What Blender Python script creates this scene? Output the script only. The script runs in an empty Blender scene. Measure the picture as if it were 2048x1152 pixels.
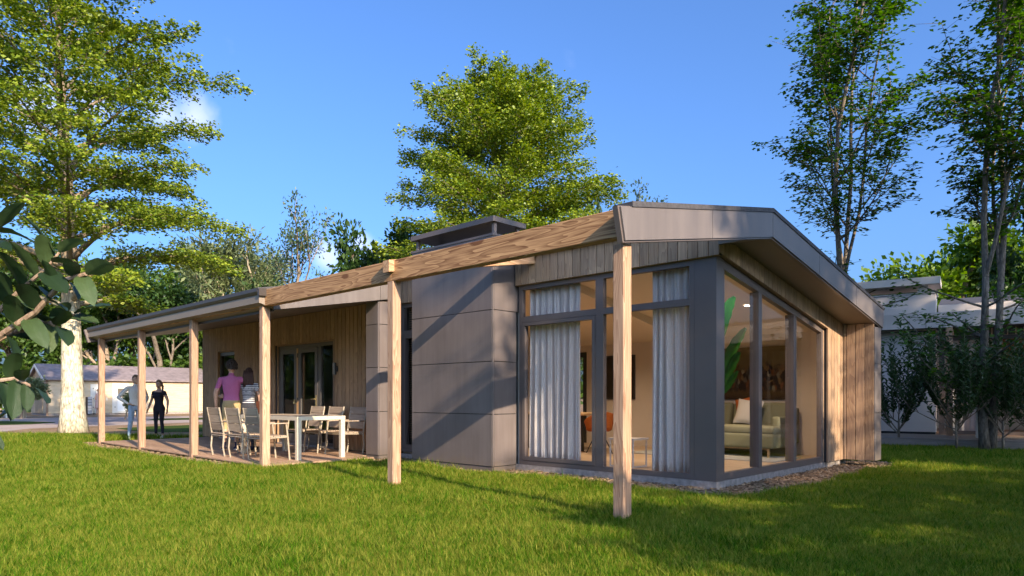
import bpy, math, random
import numpy as np
from mathutils import Vector, Matrix, Euler

SC = bpy.context.scene
COL = SC.collection
R = math.radians

# ------------------------------------------------------------------ camera
FPX, HORIZON, EYE = 1380.0, 795.4, 1.2
TH = math.atan2(1439.0, FPX)
SN, CS = math.sin(TH), math.cos(TH)
CAM = Vector((-5.437, -3.750, EYE))
cam_d = bpy.data.cameras.new('camera')
cam_d.sensor_fit = 'HORIZONTAL'; cam_d.sensor_width = 36.0
cam_d.lens = 36.0 * FPX / 2048.0
cam_d.shift_y = (HORIZON - 576.0) / 2048.0
cam_d.clip_start = 0.05; cam_d.clip_end = 2000.0
cam = bpy.data.objects.new('camera', cam_d); COL.objects.link(cam)
cam.location = CAM
cam.rotation_euler = (R(90), 0, math.atan2(CS, SN) - R(90))
SC.camera = cam

# ------------------------------------------------------------------ sky and sun
SUN_TRAVEL = Vector((0.22, 1.0, -0.46)).normalized()
SUN_EL = math.asin(-SUN_TRAVEL.z)
SUN_ROT = math.atan2(-SUN_TRAVEL.x, -SUN_TRAVEL.y)
world = bpy.data.worlds.new('World'); SC.world = world; world.use_nodes = True
wn = world.node_tree.nodes; wl = world.node_tree.links
bg = wn['Background']; bg.inputs[1].default_value = 0.142
sky = wn.new('ShaderNodeTexSky'); sky.sky_type = 'NISHITA'; sky.sun_disc = False
sky.sun_elevation = SUN_EL; sky.sun_rotation = SUN_ROT
sky.altitude = 0; sky.air_density = 1.0; sky.dust_density = 4.5; sky.ozone_density = 5.0
# fair-weather clouds: soft puffs scattered low round the whole sky
tc = wn.new('ShaderNodeTexCoord')
cn = wn.new('ShaderNodeTexNoise'); cn.inputs['Scale'].default_value = 9.0; cn.inputs['Detail'].default_value = 7.0
cn.inputs['Roughness'].default_value = 0.55
wl.new(tc.outputs['Generated'], cn.inputs['Vector'])
acc = None
def cloud_dir(px, py):
    d = Vector((SN, CS, 0)) + Vector((CS, -SN, 0)) * ((px - 1024) / FPX) + Vector((0, 0, 1)) * ((HORIZON - py) / FPX)
    return d.normalized()
puffs = [(cloud_dir(722, 486), 0.036), (cloud_dir(655, 512), 0.04), (cloud_dir(745, 500), 0.028), (cloud_dir(388, 236), 0.048), (cloud_dir(330, 232), 0.05),
         (cloud_dir(90, 215), 0.06), (cloud_dir(190, 205), 0.05), (cloud_dir(-300, 420), 0.09), (cloud_dir(2500, 520), 0.08), (cloud_dir(2900, 380), 0.10)]
for k in range(10):
    a = R(40 + 31 * k + 7 * (k % 3)); e = R(14 + 5 * (k % 4))
    if k in (0, 1): continue
    d = Vector((math.sin(a) * math.cos(e), math.cos(a) * math.cos(e), math.sin(e)))
    if d.x * SN + d.y * CS > 0.55: continue
    puffs.append((d, 0.07 + 0.02 * (k % 3)))
for d, r in puffs:
    vd = wn.new('ShaderNodeVectorMath'); vd.operation = 'DISTANCE'
    vd.inputs[1].default_value = d
    wl.new(tc.outputs['Generated'], vd.inputs[0])
    mr = wn.new('ShaderNodeMapRange'); mr.inputs['From Min'].default_value = 0.0; mr.inputs['From Max'].default_value = r
    mr.inputs['To Min'].default_value = 0.62; mr.inputs['To Max'].default_value = 0.0
    wl.new(vd.outputs['Value'], mr.inputs['Value'])
    if acc is None: acc = mr.outputs[0]
    else:
        mx = wn.new('ShaderNodeMath'); mx.operation = 'MAXIMUM'
        wl.new(acc, mx.inputs[0]); wl.new(mr.outputs[0], mx.inputs[1]); acc = mx.outputs[0]
ad = wn.new('ShaderNodeMath'); ad.operation = 'ADD'; wl.new(acc, ad.inputs[0]); wl.new(cn.outputs[0], ad.inputs[1])
cr = wn.new('ShaderNodeMapRange'); cr.interpolation_type = 'SMOOTHSTEP'
cr.inputs['From Min'].default_value = 0.66; cr.inputs['From Max'].default_value = 1.12
cr.inputs['To Max'].default_value = 0.42
wl.new(ad.outputs[0], cr.inputs['Value'])
cm = wn.new('ShaderNodeMixRGB'); cm.inputs[2].default_value = (5.6, 5.4, 6.4, 1)
wl.new(cr.outputs[0], cm.inputs[0]); tint = wn.new('ShaderNodeMixRGB'); tint.blend_type = 'MULTIPLY'; tint.inputs[0].default_value = 1.0; tint.inputs[2].default_value = (0.66, 0.86, 1.12, 1)
wl.new(sky.outputs[0], tint.inputs[1]); wl.new(tint.outputs[0], cm.inputs[1])
wl.new(cm.outputs[0], bg.inputs[0])

sun_d = bpy.data.lights.new('sun', 'SUN'); sun_d.energy = 5.0; sun_d.angle = R(0.5); sun_d.color = (1.0, 0.83, 0.60)
sun = bpy.data.objects.new('sun', sun_d); COL.objects.link(sun)
sun.rotation_euler = SUN_TRAVEL.to_track_quat('-Z', 'Y').to_euler(); sun.location = (-10, -40, 25)

SC.view_settings.view_transform = 'Standard'; SC.view_settings.look = 'None'
SC.view_settings.exposure = 1.08; SC.view_settings.gamma = 1.0; SC.view_settings.use_curve_mapping = False
SC.render.engine = 'CYCLES'
SC.cycles.max_bounces = 8; SC.cycles.transparent_max_bounces = 16; SC.cycles.diffuse_bounces = 3
SC.cycles.use_denoising = True
SC.cycles.sample_clamp_indirect = 6.0

def P(px, py, d):            # a pixel of the 2048-wide view and a depth in metres -> a point of the place
    return CAM + (Vector((SN, CS, 0)) + Vector((CS, -SN, 0)) * ((px - 1024) / FPX) + Vector((0, 0, 1)) * ((HORIZON - py) / FPX)) * d
def G(px, d):                # a point of the ground below that column
    p = P(px, HORIZON, d); return Vector((p.x, p.y, 0))
def GZ(px, py, z=0.0):
    r = (Vector((SN, CS, 0)) + Vector((CS, -SN, 0)) * ((px - 1024) / FPX) + Vector((0, 0, 1)) * ((HORIZON - py) / FPX))
    t = (z - EYE) / r.z; return CAM + r * t

# ------------------------------------------------------------------ mesh helpers
class MB:
    def __init__(s): s.v = []; s.f = []; s.m = []
    def add(s, vs, fs, mi=0):
        o = len(s.v); s.v += [tuple(p) for p in vs]
        for f in fs: s.f.append(tuple(i + o for i in f)); s.m.append(mi)
        return s
    def box(s, x0, x1, y0, y1, z0, z1, mi=0):
        return s.add([(x0,y0,z0),(x1,y0,z0),(x1,y1,z0),(x0,y1,z0),(x0,y0,z1),(x1,y0,z1),(x1,y1,z1),(x0,y1,z1)],
                     [(0,3,2,1),(4,5,6,7),(0,1,5,4),(1,2,6,5),(2,3,7,6),(3,0,4,7)], mi)
    def cbox(s, x0, x1, y0, y1, z0, z1, c=0.004, axis='z', mi=0):   # box with its four long edges chamfered
        def ring(a0, a1, b0, b1): return [(a0+c,b0),(a1-c,b0),(a1,b0+c),(a1,b1-c),(a1-c,b1),(a0+c,b1),(a0,b1-c),(a0,b0+c)]
        if axis == 'z': return s.prism(ring(x0,x1,y0,y1), 'z', z0, z1, mi)
        if axis == 'y': return s.prism(ring(z0,z1,x0,x1), 'y', y0, y1, mi)
        return s.prism(ring(y0,y1,z0,z1), 'x', x0, x1, mi)
    def prism(s, poly, axis, a0, a1, mi=0):   # poly counter-clockwise; z: (x,y), y: (z,x), x: (y,z)
        n = len(poly)
        def pt(p, a): return (p[0],p[1],a) if axis == 'z' else ((p[1],a,p[0]) if axis == 'y' else (a,p[0],p[1]))
        vs = [pt(p, a0) for p in poly] + [pt(p, a1) for p in poly]
        fs = [tuple(range(n-1,-1,-1)), tuple(range(n,2*n))] + [(i,(i+1)%n,n+(i+1)%n,n+i) for i in range(n)]
        return s.add(vs, fs, mi)
    def xz(s, poly, y0, y1, mi=0):            # polygon given as (x,z), extruded along y
        a = sum(poly[i][0]*poly[(i+1)%len(poly)][1]-poly[(i+1)%len(poly)][0]*poly[i][1] for i in range(len(poly)))
        if a < 0: poly = poly[::-1]
        return s.prism([(p[1],p[0]) for p in poly][::-1], 'y', y0, y1, mi)
    def tube(s, pts, rad, n=8, mi=0, cap=True, flat=None):
        pts = [Vector(p) for p in pts]; k = len(pts)
        if not hasattr(rad, '__len__'): rad = [rad]*k
        t0 = (pts[1]-pts[0]).normalized()
        ref = Vector((0,0,1)) if abs(t0.z) < 0.9 else Vector((1,0,0))
        u = t0.cross(ref).normalized(); vs = []
        for i in range(k):
            t = (pts[min(i+1,k-1)] - pts[max(i-1,0)])
            t = t.normalized() if t.length > 1e-9 else t0
            u = (u - t*u.dot(t)); u = u.normalized() if u.length > 1e-6 else t.orthogonal().normalized()
            w = t.cross(u)
            for j in range(n):
                a = 2*math.pi*j/n; vs.append(pts[i] + (u*math.cos(a) + w*math.sin(a))*rad[i])
        fs = [(i*n+j, i*n+(j+1)%n, (i+1)*n+(j+1)%n, (i+1)*n+j) for i in range(k-1) for j in range(n)]
        if cap: fs += [tuple(range(n-1,-1,-1)), tuple((k-1)*n+j for j in range(n))]
        return s.add(vs, fs, mi)
    def lathe(s, prof, c=(0,0,0), n=16, mi=0):
        vs = [(c[0]+r*math.cos(2*math.pi*j/n), c[1]+r*math.sin(2*math.pi*j/n), c[2]+z) for r, z in prof for j in range(n)]
        k = len(prof)
        fs = [(i*n+j, i*n+(j+1)%n, (i+1)*n+(j+1)%n, (i+1)*n+j) for i in range(k-1) for j in range(n)]
        fs += [tuple(range(n-1,-1,-1)), tuple((k-1)*n+j for j in range(n))]
        return s.add(vs, fs, mi)
    def ell(s, c, r, n=14, m=9, rot=None, mi=0):
        vs = []; 
        for i in range(m+1):
            a = math.pi*i/m
            for j in range(n):
                b = 2*math.pi*j/n
                p = Vector((r[0]*math.sin(a)*math.cos(b), r[1]*math.sin(a)*math.sin(b), -r[2]*math.cos(a)))
                if rot: p = rot @ p
                vs.append(p + Vector(c))
        fs = [(i*n+j, i*n+(j+1)%n, (i+1)*n+(j+1)%n, (i+1)*n+j) for i in range(m) for j in range(n)]
        return s.add(vs, fs, mi)
    def build(s, name, mats, parent=None, smooth=False, world=True):
        me = bpy.data.meshes.new(name)
        v = np.array(s.v, dtype=float)
        loc = wloc(parent) if (parent is not None and world) else Vector((0,0,0))
        v = v - np.array(loc)
        me.from_pydata(v.tolist(), [], s.f)
        if not isinstance(mats, (list, tuple)): mats = [mats]
        for m in mats: me.materials.append(m)
        if len(mats) > 1: me.polygons.foreach_set('material_index', s.m)
        if smooth: me.polygons.foreach_set('use_smooth', [True]*len(me.polygons))
        me.update()
        o = bpy.data.objects.new(name, me); COL.objects.link(o)
        if parent is not None: o.parent = parent
        return o

def wloc(o):
    v = Vector((0,0,0))
    while o is not None: v += o.location; o = o.parent
    return v
def tag(o, label=None, cat=None, group=None, kind=None):
    if label: o['label'] = label
    if cat: o['category'] = cat
    if group: o['group'] = group
    if kind: o['kind'] = kind
    return o
def thing(name, label, cat, loc=(0,0,0), rz=0.0, group=None):
    o = bpy.data.objects.new(name, None); COL.objects.link(o); o.empty_display_size = 0.2
    o.location = loc; o.rotation_euler = (0,0,rz)
    return tag(o, label, cat, group)
def copy_tree(o, parent=None):
    c = o.copy(); COL.objects.link(c)
    if parent is not None: c.parent = parent
    for ch in list(o.children): copy_tree(ch, c)
    return c
_box = {}
def piece(name, parent, x0, x1, y0, y1, z0, z1, mat, axis='z', c=0.003, world=True):
    """a plank, board or panel: an own object, mesh shared between pieces of one size"""
    key = (round(x1-x0,4), round(y1-y0,4), round(z1-z0,4), mat.name, axis, c)
    if key not in _box:
        m = MB(); hx, hy, hz = (x1-x0)/2, (y1-y0)/2, (z1-z0)/2
        m.cbox(-hx,hx,-hy,hy,-hz,hz,c,axis)
        me = bpy.data.meshes.new(name); me.from_pydata(m.v, [], m.f); me.materials.append(mat); me.update()
        _box[key] = me
    o = bpy.data.objects.new(name, _box[key]); COL.objects.link(o); o.parent = parent
    loc = wloc(parent) if world else Vector((0,0,0))
    o.location = Vector(((x0+x1)/2, (y0+y1)/2, (z0+z1)/2)) - loc
    return o
def np_mesh(name, verts, faces_n, mats, parent=None, smooth=False, mat_idx=None):
    """verts (N,3); faces_n: list of (array (M,k)) index blocks"""
    me = bpy.data.meshes.new(name)
    nv = len(verts); me.vertices.add(nv); me.vertices.foreach_set('co', np.ascontiguousarray(verts, dtype=np.float32).ravel())
    loops = np.concatenate([f.ravel() for f in faces_n]).astype(np.int32)
    sizes = np.concatenate([np.full(len(f), f.shape[1], np.int32) for f in faces_n])
    me.loops.add(len(loops)); me.loops.foreach_set('vertex_index', loops)
    me.polygons.add(len(sizes)); starts = np.concatenate([[0], np.cumsum(sizes)[:-1]]).astype(np.int32)
    me.polygons.foreach_set('loop_start', starts)
    for m in (mats if isinstance(mats, (list, tuple)) else [mats]): me.materials.append(m)
    if mat_idx is not None: me.polygons.foreach_set('material_index', np.asarray(mat_idx, dtype=np.int32))
    if smooth: me.polygons.foreach_set('use_smooth', np.ones(len(sizes), dtype=bool))
    me.update(calc_edges=True); me.validate()
    o = bpy.data.objects.new(name, me); COL.objects.link(o)
    if parent is not None: o.parent = parent
    return o
# ------------------------------------------------------------------ materials
def new_mat(name):
    m = bpy.data.materials.new(name); m.use_nodes = True
    nt = m.node_tree; return m, nt, nt.nodes, nt.links, nt.nodes['Principled BSDF']
def N(ns, t, **kw):
    n = ns.new(t)
    for k, v in kw.items():
        if k in n.inputs: n.inputs[k].default_value = v
        else: setattr(n, k, v)
    return n
def ramp(ns, ls, src, stops):
    r = ns.new('ShaderNodeValToRGB'); e = r.color_ramp.elements
    e[0].position, e[0].color = stops[0][0], (*stops[0][1], 1); e[1].position, e[1].color = stops[-1][0], (*stops[-1][1], 1)
    for p, c in stops[1:-1]:
        x = e.new(p); x.color = (*c, 1)
    if src is not None: ls.new(src, r.inputs[0])
    return r
def plain(name, col, rough=0.5, noise=0.0, nscale=8.0, metal=0.0, bump=0.0, spec=0.5):
    m, nt, ns, ls, b = new_mat(name)
    b.inputs['Base Color'].default_value = (*col, 1); b.inputs['Roughness'].default_value = rough
    b.inputs['Metallic'].default_value = metal; b.inputs['Specular IOR Level'].default_value = spec
    if noise or bump:
        t = N(ns, 'ShaderNodeTexCoord'); n = N(ns, 'ShaderNodeTexNoise', Scale=nscale, Detail=6.0)
        ls.new(t.outputs['Object'], n.inputs['Vector'])
        if noise:
            r = ramp(ns, ls, n.outputs[0], [(0.3, tuple(c*(1-noise) for c in col)), (0.7, tuple(min(1, c*(1+noise)) for c in col))])
            ls.new(r.outputs[0], b.inputs['Base Color'])
        if bump:
            u = N(ns, 'ShaderNodeBump', Strength=bump, Distance=0.01); ls.new(n.outputs[0], u.inputs['Height']); ls.new(u.outputs[0], b.inputs['Normal'])
    return m
def metal_panel(name, col, rough):
    """coated sheet metal: faint rain streaks, handling marks and a little oil-canning"""
    m, nt, ns, ls, b = new_mat(name)
    t = N(ns, 'ShaderNodeTexCoord'); oi = N(ns, 'ShaderNodeObjectInfo'); g = N(ns, 'ShaderNodeNewGeometry')
    mp = N(ns, 'ShaderNodeMapping'); mp.inputs['Scale'].default_value = (9, 9, 0.7); ls.new(g.outputs['Position'], mp.inputs['Vector'])
    n1 = N(ns, 'ShaderNodeTexNoise', Scale=1.0, Detail=6.0, Roughness=0.65); ls.new(mp.outputs[0], n1.inputs['Vector'])
    n2 = N(ns, 'ShaderNodeTexNoise', Scale=1.4, Detail=5.0); ls.new(g.outputs['Position'], n2.inputs['Vector'])
    mx = N(ns, 'ShaderNodeMath', operation='MULTIPLY_ADD'); mx.inputs[1].default_value = 0.5; ls.new(n1.outputs[0], mx.inputs[0])
    hf = N(ns, 'ShaderNodeMath', operation='MULTIPLY'); hf.inputs[1].default_value = 0.5; ls.new(n2.outputs[0], hf.inputs[0]); ls.new(hf.outputs[0], mx.inputs[2])
    r = ramp(ns, ls, mx.outputs[0], [(0.35, tuple(c*0.82 for c in col)), (0.5, col), (0.66, tuple(min(1, c*1.16+0.006) for c in col))])
    hv = N(ns, 'ShaderNodeHueSaturation'); v = N(ns, 'ShaderNodeMapRange'); v.inputs['To Min'].default_value = 0.94; v.inputs['To Max'].default_value = 1.06; ls.new(oi.outputs['Random'], v.inputs['Value']); ls.new(v.outputs[0], hv.inputs['Value']); ls.new(r.outputs[0], hv.inputs['Color'])
    sp = N(ns, 'ShaderNodeSeparateXYZ'); ls.new(g.outputs['Position'], sp.inputs[0])
    n3 = N(ns, 'ShaderNodeTexNoise', Scale=7.0, Detail=6.0, Roughness=0.7); ls.new(g.outputs['Position'], n3.inputs['Vector'])
    spl = N(ns, 'ShaderNodeMath', operation='MULTIPLY_ADD'); spl.inputs[1].default_value = 0.7; spl.inputs[2].default_value = -0.20; ls.new(n3.outputs[0], spl.inputs[0])
    ds = N(ns, 'ShaderNodeMath', operation='SUBTRACT'); ls.new(spl.outputs[0], ds.inputs[0]); ls.new(sp.outputs['Z'], ds.inputs[1])
    dk = N(ns, 'ShaderNodeMapRange'); dk.inputs['From Min'].default_value = -0.12; dk.inputs['From Max'].default_value = 0.16; dk.inputs['To Max'].default_value = 0.55; ls.new(ds.outputs[0], dk.inputs['Value'])
    sm = N(ns, 'ShaderNodeMixRGB'); sm.inputs[2].default_value = (0.16, 0.12, 0.08, 1); ls.new(dk.outputs[0], sm.inputs[0]); ls.new(hv.outputs[0], sm.inputs[1])   # soil splashed up by rain
    ls.new(sm.outputs[0], b.inputs['Base Color'])
    rr = N(ns, 'ShaderNodeMapRange'); rr.inputs['To Min'].default_value = rough-0.10; rr.inputs['To Max'].default_value = rough+0.16; ls.new(n1.outputs[0], rr.inputs['Value']); ls.new(rr.outputs[0], b.inputs['Roughness'])
    n4 = N(ns, 'ShaderNodeTexNoise', Scale=1.1, Detail=1.0); ls.new(g.outputs['Position'], n4.inputs['Vector'])
    bu = N(ns, 'ShaderNodeBump', Strength=0.35, Distance=0.02); ls.new(n4.outputs[0], bu.inputs['Height']); ls.new(bu.outputs[0], b.inputs['Normal'])
    return m
def wood(name, light, dark, axis='z', figure=7.0, rough=0.62, grey=0.0, greycol=(0.3,0.28,0.26), scale=1.0, knots=0.35, var=0.16):
    """sawn timber: cathedral figure, fibres and knots running along one axis, every piece shifted and toned on its own"""
    m, nt, ns, ls, b = new_mat(name)
    t = N(ns, 'ShaderNodeTexCoord'); oi = N(ns, 'ShaderNodeObjectInfo')
    sh = N(ns, 'ShaderNodeVectorMath', operation='SCALE'); sh.inputs[0].default_value = (7.3, 11.7, 5.1); ls.new(oi.outputs['Random'], sh.inputs['Scale'])
    ad = N(ns, 'ShaderNodeVectorMath', operation='ADD'); ls.new(t.outputs['Object'], ad.inputs[0]); ls.new(sh.outputs[0], ad.inputs[1])
    def mapped(across, along):
        mp = N(ns, 'ShaderNodeMapping'); s = [across*scale]*3; s['xyz'.index(axis)] = along*scale
        mp.inputs['Scale'].default_value = s; ls.new(ad.outputs[0], mp.inputs['Vector']); return mp.outputs[0]
    n1 = N(ns, 'ShaderNodeTexNoise', Scale=1.0, Detail=2.0, Roughness=0.45, Distortion=0.35); ls.new(mapped(6.2, 0.62), n1.inputs['Vector'])
    mu = N(ns, 'ShaderNodeMath', operation='MULTIPLY'); mu.inputs[1].default_value = figure*1.25; ls.new(n1.outputs[0], mu.inputs[0])
    fr = N(ns, 'ShaderNodeMath', operation='FRACT'); ls.new(mu.outputs[0], fr.inputs[0])
    fib = N(ns, 'ShaderNodeTexNoise', Scale=1.0, Detail=4.0, Roughness=0.7); ls.new(mapped(70, 2.2), fib.inputs['Vector'])
    vo = N(ns, 'ShaderNodeTexVoronoi', Scale=1.0, Randomness=1.0); ls.new(mapped(3.3, 1.15), vo.inputs['Vector'])
    kn = N(ns, 'ShaderNodeMapRange', interpolation_type='SMOOTHSTEP'); kn.inputs['From Min'].default_value = 0.05; kn.inputs['From Max'].default_value = 0.16
    kn.inputs['To Min'].default_value = knots; kn.inputs['To Max'].default_value = 0.0; ls.new(vo.outputs['Distance'], kn.inputs['Value'])
    f1 = N(ns, 'ShaderNodeMath', operation='MULTIPLY'); f1.inputs[1].default_value = 0.45; ls.new(fr.outputs[0], f1.inputs[0])
    f2 = N(ns, 'ShaderNodeMath', operation='MULTIPLY_ADD'); f2.inputs[1].default_value = 0.95; ls.new(fib.outputs[0], f2.inputs[0]); ls.new(f1.outputs[0], f2.inputs[2])
    f3 = N(ns, 'ShaderNodeMath', operation='ADD'); ls.new(f2.outputs[0], f3.inputs[0]); ls.new(kn.outputs[0], f3.inputs[1])
    r = ramp(ns, ls, f3.outputs[0], [(0.25, light), (0.66, tuple((l+d)/2 for l, d in zip(light, dark))), (1.0, dark)])
    col = r.outputs[0]
    if grey > 0:
        big = N(ns, 'ShaderNodeTexNoise', Scale=1.0, Detail=3.0); ls.new(mapped(3.0, 0.8), big.inputs['Vector'])
        gm = N(ns, 'ShaderNodeMapRange'); gm.inputs['From Min'].default_value = 0.35; gm.inputs['From Max'].default_value = 0.65; gm.inputs['To Min'].default_value = grey*0.5; gm.inputs['To Max'].default_value = grey
        ls.new(big.outputs[0], gm.inputs['Value'])
        mx = N(ns, 'ShaderNodeMixRGB'); mx.inputs[2].default_value = (*greycol, 1); ls.new(gm.outputs[0], mx.inputs[0]); ls.new(col, mx.inputs[1]); col = mx.outputs[0]
    hv = N(ns, 'ShaderNodeHueSaturation'); v = N(ns, 'ShaderNodeMapRange'); v.inputs['To Min'].default_value = 1-var; v.inputs['To Max'].default_value = 1+var
    ls.new(oi.outputs['Random'], v.inputs['Value']); ls.new(v.outputs[0], hv.inputs['Value']); ls.new(col, hv.inputs['Color'])
    ls.new(hv.outputs[0], b.inputs['Base Color']); b.inputs['Roughness'].default_value = rough; b.inputs['Specular IOR Level'].default_value = 0.3
    bu = N(ns, 'ShaderNodeBump', Strength=0.25, Distance=0.004); ls.new(f3.outputs[0], bu.inputs['Height']); ls.new(bu.outputs[0], b.inputs['Normal'])
    return m
def leaf_mat(name, c_lo, c_hi, trans=0.35, rough=0.45, tcol=None, island=True):
    m, nt, ns, ls, b = new_mat(name)
    if island:
        g = N(ns, 'ShaderNodeNewGeometry'); src = g.outputs['Random Per Island']
    else:
        src = N(ns, 'ShaderNodeObjectInfo').outputs['Random']
    r = ramp(ns, ls, src, [(0.0, c_lo), (1.0, c_hi)])
    b.inputs['Roughness'].default_value = rough; b.inputs['Specular IOR Level'].default_value = 0.35
    ls.new(r.outputs[0], b.inputs['Base Color'])
    tr = N(ns, 'ShaderNodeBsdfTranslucent'); hs = N(ns, 'ShaderNodeHueSaturation', Saturation=1.15, Value=1.5)
    ls.new(r.outputs[0], hs.inputs['Color']); ls.new(hs.outputs[0], tr.inputs['Color'])
    mx = N(ns, 'ShaderNodeMixShader'); mx.inputs[0].default_value = trans
    out = ns['Material Output']; ls.new(b.outputs[0], mx.inputs[1]); ls.new(tr.outputs[0], mx.inputs[2]); ls.new(mx.outputs[0], out.inputs['Surface'])
    return m
def bark(name, lo, hi, scale=6.0, bump=0.6, lichen=None, above=None, zmix=(3.6,5.6)):
    m, nt, ns, ls, b = new_mat(name)
    t = N(ns, 'ShaderNodeTexCoord'); mp = N(ns, 'ShaderNodeMapping'); mp.inputs['Scale'].default_value = (1, 1, 0.28); ls.new(t.outputs['Object'], mp.inputs['Vector'])
    n = N(ns, 'ShaderNodeTexNoise', Scale=scale*2, Detail=8.0, Roughness=0.68, Distortion=0.5); ls.new(mp.outputs[0], n.inputs['Vector'])
    vo = N(ns, 'ShaderNodeTexVoronoi', Scale=scale*2.4); vo.feature = 'DISTANCE_TO_EDGE'; ls.new(mp.outputs[0], vo.inputs['Vector'])
    mm = N(ns, 'ShaderNodeMath', operation='MULTIPLY_ADD'); mm.inputs[1].default_value = 0.8; ls.new(vo.outputs['Distance'], mm.inputs[0]); ls.new(n.outputs[0], mm.inputs[2])
    r = ramp(ns, ls, mm.outputs[0], [(0.35, lo), (0.75, hi)])
    col = r.outputs[0]
    if lichen:
        n2 = N(ns, 'ShaderNodeTexNoise', Scale=2.6, Detail=7.0, Roughness=0.7); ls.new(t.outputs['Object'], n2.inputs['Vector'])
        k = N(ns, 'ShaderNodeMapRange'); k.inputs['From Min'].default_value = 0.5; k.inputs['From Max'].default_value = 0.62; k.inputs['To Max'].default_value = 0.75; ls.new(n2.outputs[0], k.inputs['Value'])
        x = N(ns, 'ShaderNodeMixRGB'); x.inputs[2].default_value = (*lichen, 1); ls.new(k.outputs[0], x.inputs[0]); ls.new(col, x.inputs[1]); col = x.outputs[0]
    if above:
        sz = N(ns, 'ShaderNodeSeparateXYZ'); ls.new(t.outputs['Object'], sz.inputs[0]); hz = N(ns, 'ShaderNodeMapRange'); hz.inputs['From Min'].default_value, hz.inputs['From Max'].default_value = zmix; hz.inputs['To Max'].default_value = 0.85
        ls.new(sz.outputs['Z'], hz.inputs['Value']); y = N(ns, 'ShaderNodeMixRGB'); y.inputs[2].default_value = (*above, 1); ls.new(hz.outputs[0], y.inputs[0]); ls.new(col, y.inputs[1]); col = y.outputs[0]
    ls.new(col, b.inputs['Base Color']); b.inputs['Roughness'].default_value = 0.85; b.inputs['Specular IOR Level'].default_value = 0.15
    bu = N(ns, 'ShaderNodeBump', Strength=bump, Distance=0.03); ls.new(mm.outputs[0], bu.inputs['Height']); ls.new(bu.outputs[0], b.inputs['Normal'])
    return m
def glass_mat(name, tint=(0.97,0.96,0.955), refl=1.0):
    """thin clear pane: see-through with a Fresnel mirror on top"""
    m, nt, ns, ls, b = new_mat(name); ns.remove(b); out = ns['Material Output']
    tr = N(ns, 'ShaderNodeBsdfTransparent', Color=(*tint, 1)); gl = N(ns, 'ShaderNodeBsdfGlossy', Roughness=0.0, Color=(refl, refl, refl, 1))
    lw = N(ns, 'ShaderNodeLayerWeight', Blend=0.5); pw = N(ns, 'ShaderNodeMath', operation='POWER'); pw.inputs[1].default_value = 4.6; ls.new(lw.outputs['Facing'], pw.inputs[0])
    fr = N(ns, 'ShaderNodeMath', operation='MULTIPLY_ADD'); fr.inputs[1].default_value = 0.45; fr.inputs[2].default_value = 0.0025; ls.new(pw.outputs[0], fr.inputs[0]); mx = N(ns, 'ShaderNodeMixShader')
    ls.new(fr.outputs[0], mx.inputs[0]); ls.new(tr.outputs[0], mx.inputs[1]); ls.new(gl.outputs[0], mx.inputs[2]); ls.new(mx.outputs[0], out.inputs['Surface'])
    return m
def fabric(name, col, col2, scale=260.0, trans=0.0, bump=0.25, stretch=(1,1,1), rough=0.9):
    m, nt, ns, ls, b = new_mat(name)
    t = N(ns, 'ShaderNodeTexCoord'); mp = N(ns, 'ShaderNodeMapping'); mp.inputs['Scale'].default_value = stretch; ls.new(t.outputs['Object'], mp.inputs['Vector'])
    n = N(ns, 'ShaderNodeTexNoise', Scale=scale, Detail=3.0); ls.new(mp.outputs[0], n.inputs['Vector'])
    r = ramp(ns, ls, n.outputs[0], [(0.3, col2), (0.7, col)]); ls.new(r.outputs[0], b.inputs['Base Color'])
    b.inputs['Roughness'].default_value = rough; b.inputs['Specular IOR Level'].default_value = 0.1
    bu = N(ns, 'ShaderNodeBump', Strength=bump, Distance=0.003); ls.new(n.outputs[0], bu.inputs['Height']); ls.new(bu.outputs[0], b.inputs['Normal'])
    if trans:
        tr = N(ns, 'ShaderNodeBsdfTranslucent'); ls.new(r.outputs[0], tr.inputs['Color']); mx = N(ns, 'ShaderNodeMixShader'); mx.inputs[0].default_value = trans
        ls.new(b.outputs[0], mx.inputs[1]); ls.new(tr.outputs[0], mx.inputs[2]); ls.new(mx.outputs[0], ns['Material Output'].inputs['Surface'])
    return m

M = {}
M['clad'] = metal_panel('grey_cladding', (0.140, 0.112, 0.106), 0.42)
M['gutter'] = plain('brown_gutter', (0.048, 0.036, 0.030), 0.4, 0.1, 3.0)
M['clad_dark'] = plain('dark_joint', (0.025, 0.024, 0.026), 0.7)
M['frame'] = plain('window_frame_grey', (0.128, 0.100, 0.092), 0.38, 0.05, 2.0)
M['fascia'] = metal_panel('fascia_grey', (0.142, 0.118, 0.111), 0.40)
M['roofing'] = plain('dark_roofing', (0.055, 0.05, 0.055), 0.75, 0.25, 30.0, bump=0.2)
M['soffit'] = plain('brown_soffit', (0.21, 0.165, 0.13), 0.5, 0.05, 2.0)
M['concrete'] = plain('concrete', (0.30, 0.255, 0.23), 0.8, 0.28, 14.0, bump=0.3)
M['post'] = wood('larch_post', (0.55, 0.345, 0.225), (0.24, 0.115, 0.060), 'z', 11.0, grey=0.18, greycol=(0.36,0.28,0.22), knots=0.4)
M['beam'] = wood('larch_beam', (0.66, 0.38, 0.185), (0.17, 0.07, 0.028), 'y', 11.0, knots=0.7, scale=1.0, var=0.04)
M['rafter'] = wood('larch_rafter', (0.54, 0.345, 0.20), (0.24, 0.115, 0.055), 'x', 9.0)
M['plank'] = wood('larch_plank', (0.56, 0.36, 0.205), (0.23, 0.125, 0.065), 'z', 9.0, grey=0.42, greycol=(0.36,0.265,0.205), knots=0.32, var=0.2)
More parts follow.
